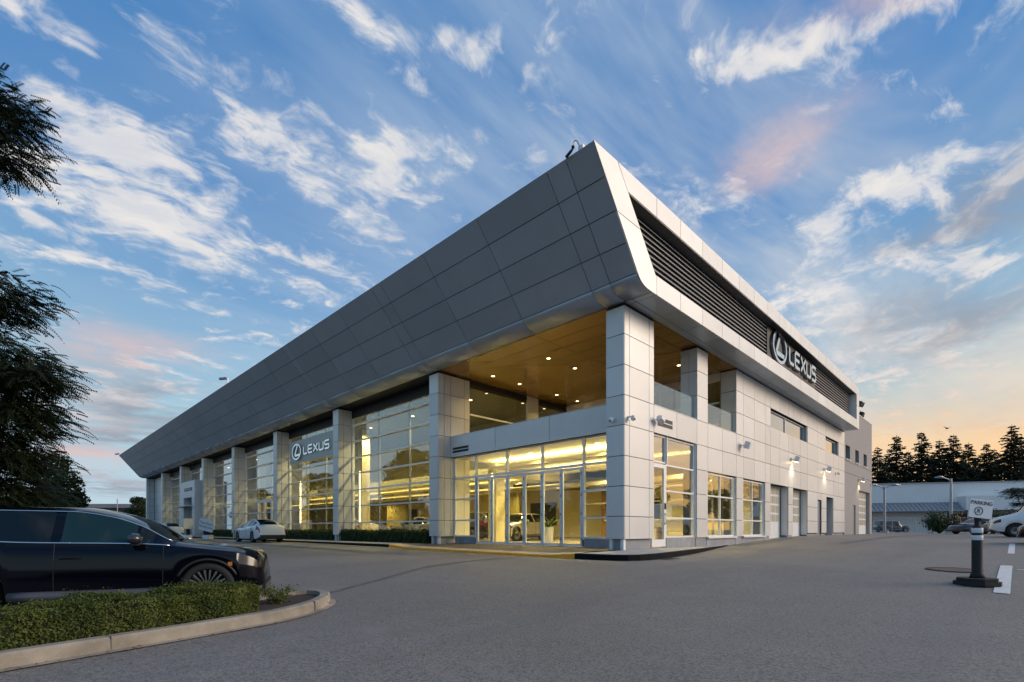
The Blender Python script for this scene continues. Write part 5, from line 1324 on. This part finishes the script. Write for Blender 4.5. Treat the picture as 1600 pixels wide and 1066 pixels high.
# ------------------------------------------------------------------ trees
def ell_points(n, rg, c, r, shell=.55):
    d = rg.normal(0, 1, (n, 3)); d /= np.linalg.norm(d, axis=1, keepdims=True); q = rg.uniform(shell ** 3, 1, (n, 1)) ** (1 / 3)
    return np.asarray(c) + d * q * np.asarray(r), d
def locust(loc, pads, label, nper, seed):
    """layered tree with feathery, hanging compound leaves; pads = (x, y, z, rx, ry, rz, weight) in metres from the foot"""
    rg = np.random.default_rng(seed); root = tag(empty('locust_tree', loc), label, 'tree')
    mb = MB(); top = max(p[2] for p in pads)
    mb.tube([(0, 0, -.1), (.05, 0, 1.2), (-.05, .1, top * .5), (.1, 0, top * .98)], [.22, .18, .13, .03], 10)
    for p in pads:
        b = Vector((0, 0, max(1.2, p[2] - 1.2))); e = Vector((p[0], p[1], p[2])); mb.tube([b, b.lerp(e, .5) + Vector((0, 0, .2)), e], [.06, .04, .015], 6)
        for k in range(7):
            a = rg.uniform(0, 6.28); t = e + Vector((p[3] * math.cos(a), p[4] * math.sin(a), rg.uniform(-.4, .5) * p[5])) * .95; mb.tube([e.lerp(b, .25), e.lerp(t, .5) + Vector((0, 0, .1)), t], [.018, .012, .004], 5)
    obj('trunk', mb, M['bark'], root)
    Q = []
    for p in pads:
        nf = int(nper * p[6]); C, D = ell_points(nf, rg, p[:3], p[3:6], .25); ft = .75 + .35 * np.sin(D[:, :1] * 7 + p[0] * 3) * np.sin(D[:, 1:2] * 9) + .2 * rg.random((nf, 1)); C = np.asarray(p[:3]) + (C - np.asarray(p[:3])) * ft
        for c, d in zip(C, D):
            out = np.array([d[0], d[1], 0]) + rg.normal(0, .35, 3) * np.array([1, 1, .3]); out /= np.linalg.norm(out) + 1e-6
            L = rg.uniform(.20, .44); k = 9; t = np.linspace(.08, 1, k)
            droop = rg.uniform(.0, .7)
            pts = c + out * (t * L)[:, None] + np.array([0, 0, -1]) * (droop * L * t * t)[:, None]
            tan = np.gradient(pts, axis=0); tan /= np.linalg.norm(tan, axis=1, keepdims=True)
            side = np.cross(tan, [0, 0, 1.]); side /= np.linalg.norm(side, axis=1, keepdims=True) + 1e-6
            w = .019; l = rg.uniform(.055, .09)
            for s_ in (-1, 1):
                dirn = side * s_ * .75 + tan * .45 + np.array([0, 0, -.45]); dirn /= np.linalg.norm(dirn, axis=1, keepdims=True)
                nb_ = np.cross(dirn, side + rg.normal(0, .3, (k, 3))); nb_ /= np.linalg.norm(nb_, axis=1, keepdims=True) + 1e-6; wv = np.cross(dirn, nb_)
                Q.append(np.stack([pts, pts + dirn * l * .5 + tan * w, pts + dirn * l, pts + dirn * l * .5 - tan * w], axis=1))
    link('crown', quad_mesh('crown', np.concatenate(Q), M['locust']), None, root); return root
def cam_vec(X, Z): return Vector((FX * Z + RX * X, FY * Z + RY * X))
T0 = world_xy(-14.6, 12.6); o0 = Vector(T0)
def pad(px, py, Z, r, rz, wgt):       # layer of foliage whose centre stands Z metres ahead
    px -= 22
    X = (px - 800) / 784 * Z; w_ = Vector(world_xy(X, Z)) - o0; return (w_.x, w_.y, CAMZ + (828 - py) / 784 * Z - ground_z(*T0), r, r, rz, wgt)
pads = [pad(10, 175, 12.2, 1.15, .50, .9), pad(-20, 145, 12.6, 1.3, .55, .9), pad(5, 232, 12.0, 1.25, .38, 1.0), pad(-90, 190, 12.8, 1.5, 1.0, 1.0), pad(-120, 330, 13, 1.3, 1.2, .8),
        pad(5, 460, 12.2, 1.3, .62, 1.5), pad(-60, 480, 12.8, 1.6, .9, 1.4), pad(20, 560, 12.0, 1.25, .55, 1.4), pad(-20, 600, 12.5, 1.7, .8, 1.9), pad(55, 590, 11.8, 1.05, .42, .8), pad(30, 660, 12.2, 1.25, .6, 1.6), pad(-40, 700, 12.8, 1.7, .8, 1.8),
        pad(25, 715, 12.4, 1.15, .55, 1.3), pad(-10, 770, 12.8, 1.5, .6, 1.6), pad(60, 640, 12.4, .9, .35, .6), pad(30, 770, 13.2, 1.2, .5, 1.3)]
locust((T0[0], T0[1], ground_z(*T0)), pads, 'tall dark feathery tree at the left edge behind the black SUV', 560, 4)

def broadleaf_mesh(h, r, n, seed, leaf):
    rg = np.random.default_rng(seed); mb = MB(); mb.tube([(0, 0, -.2), (0, 0, h * .3), (.1, 0, h * .85)], [h * .025, h * .02, .03], 8)
    C = []; N = []
    for k in range(16):
        a = rg.uniform(0, 6.28); rr = r * rg.uniform(.1, .72); z = h * rg.uniform(.30, .88); q = r * rg.uniform(.28, .5) * (1.15 - .6 * abs(z / h - .5))
        c, d = ell_points(n // 16, rg, (rr * math.cos(a), rr * math.sin(a), z), (q, q, q * .75), .5); C.append(c); N.append(d)
        mb.tube([(0, 0, h * .28), (rr * math.cos(a) * .5, rr * math.sin(a) * .5, z * .8), (rr * math.cos(a), rr * math.sin(a), z)], [h * .01, h * .006, .02], 5)
    tm = mb.mesh('trunk'); tm.materials.append(M['bark'])
    return tm, quad_mesh('crown', leaves(np.concatenate(C), np.concatenate(N), leaf, rg, .6), M['tree'])
bl_meshes = [broadleaf_mesh(10, 3.6, 6400, 50 + k, .20) for k in range(3)]
def broadleaf(px_or_xy, label, scale, var, group=None, rz=0.0):
    x, y = px_or_xy; r = tag(empty('broadleaf_tree', (x, y, ground_z(x, y)), rz), label, 'tree', group); r.scale = (scale, scale, scale)
    link('trunk', bl_meshes[var][0], None, r); link('crown', bl_meshes[var][1], None, r)
broadleaf(world_xy(-36.5, 40), 'dark leafy tree low behind the feathery tree on the left', .72, 0)
broadleaf(world_xy(-54, 60), 'small dark tree beside the roof line of the far low building on the left', .62, 1)
broadleaf(world_xy(-62.6, 84), 'dark bushy tree at the far left end of the showroom', .66, 2)
broadleaf(world_xy(-65.5, 86), 'dark bush between the far tree and the low building', .48, 0, rz=1.0)
# trees across the street; the photo shows them mirrored in the showroom glass
for k, (x, y, s_) in enumerate(((-25, 30, .75), (-26, 40, 1.0), (-24, 50, 1.25), (-27, 60, 1.1), (-25, 71, 1.0), (-26, 83, 1.2), (-25, 96, 1.1), (-26, 110, 1.1))):
    broadleaf((x, y), ['small street tree mirrored in the glass above the folding doors', 'street tree mirrored near the left end of the folding doors', 'largest street tree mirrored in the first wide window bay', 'street tree mirrored near the far column of the first wide bay', 'street tree mirrored under the grey sign panel', 'tall street tree mirrored near the entrance door bay', 'street tree mirrored in the bay left of the entrance door', 'farthest street tree mirrored in the bays before the portal'][k], s_, k % 3, 'street trees mirrored in the showroom glass', k * 1.1)
rg1 = np.random.default_rng(77); n_ = 9000  # unseen foliage band added to cover the bright horizon mirrored in the bays
C = np.column_stack([rg1.normal(-33, 1.1, n_), rg1.uniform(5, 150, n_), np.zeros(n_)]); C[:, 2] = .6 + rg1.uniform(0, 1, n_) ** .8 * (4.6 + 1.5 * np.sin(C[:, 1] * .31) + 1.0 * np.sin(C[:, 1] * .93))
th_ = link('added_thicket', quad_mesh('added_thicket', leaves(C, np.tile([1., 0, .3], (n_, 1)), .55, rg1, .6), M['tree'])); tag(th_, 'dense dark thicket added unseen across the street to darken the showroom glass reflections', 'thicket', kind='stuff')
for k, (x, y, s_) in enumerate(((56, -29, .75), (68, -28, .8), (82, -30, .85))):
    broadleaf((x, y), ['smallest tree mirrored in the second gridded service window', 'middle tree mirrored in the gridded service windows', 'largest tree mirrored in the first gridded service window'][k], s_, k % 3, 'trees mirrored in the service windows', k * 1.7)

def fir_mesh(h, seed):
    rg = np.random.default_rng(seed); Q = []
    mb = MB(); mb.tube([(0, 0, -.3), (0, 0, h * .5), (0, 0, h)], [.38, .22, .03], 7)
    z = h * .10
    while z < h * .985:
        f = (z - h * .08) / (h * .92); R = (h * .175) * (1 - f) ** .78 * rg.uniform(.7, 1.2) + .15
        for k in range(int(rg.integers(5, 8))):
            if rg.uniform() < .10: continue
            a = rg.uniform(0, 6.283); L = R * rg.uniform(.55, 1.2); m = max(6, int(L * 15))
            d = np.array([math.cos(a), math.sin(a), 0]); s_ = np.array([-d[1], d[0], 0]); up = rg.uniform(-.05, .30) + .35 * f
            for j in range(m):
                t = (j + rg.uniform(0, 1)) / m
                w = L * .26 * (1 - t * .75); c = d * L * t + np.array([0, 0, z + L * (up * t - .42 * t * t) + rg.normal(0, .06)]) + s_ * rg.normal(0, w * .6)
                ln = rg.uniform(.45, .85) * (1.1 - .45 * f); dirn = d * rg.uniform(.3, 1.0) + s_ * rg.normal(0, .7) + np.array([0, 0, rg.uniform(-.75, .1)]); dirn /= np.linalg.norm(dirn)
                wv = np.cross(dirn, rg.normal(0, 1, 3)); wv /= np.linalg.norm(wv) + 1e-6
                Q.append(np.array([c, c + dirn * ln * .5 + wv * ln * .28, c + dirn * ln, c + dirn * ln * .5 - wv * ln * .28]))
        z += h * .016 * rg.uniform(.7, 1.4)
    tm = mb.mesh('trunk'); tm.materials.append(M['bark'])
    return tm, quad_mesh('crown', np.array(Q), M['fir'])
firs = [fir_mesh(25, 70 + k) for k in range(4)]
spots = [(1371, 697, 118), (1401, 679, 122), (1441, 674, 120), (1467, 686, 124), (1489, 678, 118), (1516, 690, 122), (1541, 692, 126), (1577, 663, 116), (1598, 681, 120), (1421, 703, 130), (1456, 706, 132), (1503, 708, 132), (1557, 700, 130), (1386, 706, 130), (1630, 668, 118), (1530, 712, 134)]
ordn = ['first', 'second', 'third', 'fourth', 'fifth', 'sixth', 'seventh', 'tallest', 'last']
for k, (px, py, Z) in enumerate(spots):
    H = CAMZ + (828 - py) / 784 * Z - 1.0; x, y = world_xy((px - 800) / 784 * Z, Z)
    if k < 9: lb = {7: 'tallest dark fir at the right of the row behind the warehouse', 8: 'dark fir at the right edge of the picture behind the tallest one'}.get(k, 'dark fir behind the warehouse, %s from the end wall of the dealership' % ordn[k])
    else: lb = ['shorter fir between the second and third firs of the row', 'shorter fir behind the third and fourth firs', 'shorter fir between the fifth and sixth firs', 'shorter fir just left of the tallest fir', 'shorter fir between the first and second firs', 'tall fir wholly at the right edge beyond the tallest', 'low fir behind the sixth and seventh firs'][k - 9]
    r = tag(empty('fir_tree', (x, y, .9), k * 1.3), lb, 'tree', 'firs behind the warehouse' if k < 9 else 'back row of firs behind the warehouse'); s_ = H / 25; r.scale = (s_ * (1.30 + .12 * math.sin(k * 2.1)), s_ * 1.30, s_); r.rotation_euler[0] = .02 * math.sin(k * 3.3)
    link('trunk', firs[k % 4][0], None, r); link('crown', firs[k % 4][1], None, r)

# ------------------------------------------------------------------ far right: warehouse, fence, street lamps
M['warewall'] = mat('pale_cladding', (.82, .80, .77), .6, noise=.05, nscale=.4)
M['awning'] = mat('ribbed_roof', (.30, .31, .34), .45, .4, noise=.06)
M['brickred'] = mat('red_panel', (.16, .07, .04), .8)
wx, wy = world_xy(63.0, 96.5)
wh = tag(empty('warehouse', (wx, wy, .8), HEAD - R_(90) - R_(14)), 'long low pale warehouse with a ribbed awning below the firs', 'building')
obj('wall', MB().box(0, 75, 0, 12, 5.6, 9.1).box(0, 18.3, 1.5, 12, 0, 5.6).box(18.3, 75, 5, 12, 0, 5.6), M['warewall'], wh)
obj('roof', MB().box(-.2, 75.2, -.2, 12.2, 9.1, 9.3), M['metalgrey'], wh)
aw = obj('awning', MB().prism([(-2.4, 3.9), (-2.4, 4.05), (0, 5.55), (0, 5.4)], 0, 0, 19.0), M['awning'], wh)
for k in range(27): obj('rib', MB().prism([(-2.42, 4.06), (-2.42, 4.13), (0, 5.63), (0, 5.56)], 0, .3 + k * .7, .38 + k * .7), M['metalgrey'], aw)
obj('canopy_band', MB().box(19.2, 75, -2.4, -.05, 4.1, 6.6), M['warewall'], wh)
for a, b in ((.1, 6.0), (6.08, 18.1)): obj('wall_panel', MB().box(a, b, 1.3, 1.48, .0, 3.85), M['warewall'], wh)
obj('red_panel', MB().box(18.4, 21.5, 1.6, 1.8, 0, 3.6), M['brickred'], wh)
obj('wall_vent', MB().box(27.2, 28.6, -.25, -.02, 7.2, 7.9), M['ink'], wh)
for k in range(8): obj('window', MB().box(24 + k * 5, 27.5 + k * 5, 4.85, 4.98, .6, 3.2), M['cglass'], wh)
rv = obj('roof_unit', MB().box(.8, 2.6, 1.5, 4, 9.3, 13.2), M['metalgrey'], wh); obj('grille', MB().box(.9, 2.5, 1.4, 1.48, 9.6, 10.6), M['ink'], rv)
obj('roof_rail', MB().box(33, 40, 1, 1.2, 9.5, 9.75), M['metalgrey'], wh)
fx0, fy0 = world_xy(44, 66)
fe = tag(empty('wire_fence', (fx0, fy0, ground_z(fx0, fy0)), HEAD - R_(90)), 'grey chain-link fence with thin posts in front of the warehouse', 'fence')
for k in range(9): obj('post', MB().tube([(k * 3, 0, -.3), (k * 3, 0, 2.0)], .035, 6), M['metalgrey'], fe)
obj('top_rail', MB().tube([(0, 0, 1.95), (24, 0, 1.95)], .022, 6), M['metalgrey'], fe)
wm = MB()
for k in range(150):
    for s_ in (-1, 1):
        a = k * .16; b = a + s_ * 1.9
        if 0 <= b <= 24: wm.tube([(a, .01 * s_, .05), (b, .01 * s_, 1.93)], .0035, 3, False)
tag(obj('wire_mesh', wm, M['metalgrey'], fe), kind='stuff')
def street_lamp(px, Z, top, arms, label):
    x, y = world_xy((px - 800) / 784 * Z, Z); g = ground_z(x, y); H = CAMZ + (828 - top) / 784 * Z - g
    r = tag(empty('street_lamp', (x, y, g), HEAD - R_(90)), label, 'lamp'); obj('base', MB().lathe([(.001, -.2), (.45, -.2), (.42, .25), (.001, .25)], 16), M['concrete'], r)
    obj('pole', MB().tube([(0, 0, .2), (0, 0, H)], [.16, .11], 10), M['metalgrey'], r)
    for s_ in arms:
        obj('arm', MB().tube([(0, 0, H - .5), (s_ * .25, 0, H - .1), (s_ * .9, 0, H + .12)], .06, 8), M['metalgrey'], r)
        obj('lamp_head', MB().tube([(s_ * .8, 0, H + .1), (s_ * 1.2, 0, H + .2), (s_ * 1.9, 0, H + .12)], [.08, .16, .07], 8), M['metalgrey'], r, True)
street_lamp(1382, 60, 760, (-1, 1), 'twin-arm grey street lamp beside the off-road car')
street_lamp(1486, 58, 748, (-1,), 'single-arm grey street lamp in front of the awning end')
bx_, by_ = world_xy((1468 - 800) / 784 * 52, 52)
shrub('round_bush', 'dark green bush between the fence and the dark hatchback', (bx_, by_, ground_z(bx_, by_)), 1.5, 2.0, 2600, .10, 'tree', 9, stems=14, cat='bush')
bx_, by_ = world_xy((1553 - 800) / 784 * 46, 46)
shrub('round_bush', 'dark bush behind the parking sign beside the white van', (bx_, by_, ground_z(bx_, by_)), 1.4, 1.9, 2200, .10, 'tree', 10, stems=12, cat='bush')
Tr = world_xy(42.0, 38); o0 = Vector(Tr)
def padr(px, py, Z, r, rz, wgt):
    X = (px - 800) / 784 * Z; w_ = Vector(world_xy(X, Z)) - o0; return (w_.x, w_.y, CAMZ + (828 - py) / 784 * Z - ground_z(*Tr), r, r, rz, wgt)
locust((Tr[0], Tr[1], ground_z(*Tr)), [padr(1600, 772, 36, 1.1, .40, 1.2), padr(1588, 766, 36.5, .8, .2, .6), padr(1604, 786, 36, .8, .25, .7), padr(1650, 740, 38, 2.2, 1.5, 2.0)], 'leafy branch of a tree reaching in at the right edge', 260, 14)
bd_ = tag(empty('bird', (*world_xy((1480 - 800) / 784 * 60, 60), CAMZ + (828 - 670) / 784 * 60), HEAD), 'small dark bird flying above the firs', 'bird')
obj('body', MB().tube([(-.22, 0, 0), (-.05, 0, .03), (.12, 0, .03), (.28, 0, .05)], [.02, .075, .06, .01], 8), M['ink'], bd_, True)
for s_ in (-1, 1): obj('wing', MB().add([(.08, 0, .06), (-.10, 0, .06), (-.12, s_ * .45, .20), (-.02, s_ * .5, .22), (.08, 0, .08), (-.10, 0, .08), (-.12, s_ * .45, .21), (-.02, s_ * .5, .23)], [(0, 1, 2, 3), (7, 6, 5, 4), (0, 4, 5, 1), (1, 5, 6, 2), (2, 6, 7, 3), (3, 7, 4, 0)]), M['ink'], bd_)

# ------------------------------------------------------------------ far left: low building beyond the showroom
lx, ly = world_xy(-92, 104)
lb = tag(empty('low_building', (lx, ly, .6), HEAD - R_(90)), 'dark flat-roofed low building far behind the black SUV roof', 'building')
obj('wall', MB().box(0, 22, 0, 10, 0, 5.2), M['greydoor'], lb); obj('roof', MB().box(-1.5, 23, -2.5, 11, 5.2, 6.0), M['stucco'], lb)
for k in range(6): obj('window', MB().box(1 + k * 3.4, 3.6 + k * 3.4, -.08, -.02, .8, 3.6), M['cglass'], lb)
ru = obj('roof_unit', MB().box(13.5, 16.8, 2, 5, 6.0, 7.1), M['metalgrey'], lb)
obj('pole', MB().tube([(12.4, -2.8, 0), (12.4, -2.8, 7.0)], .09, 8), M['metalgrey'], lb)
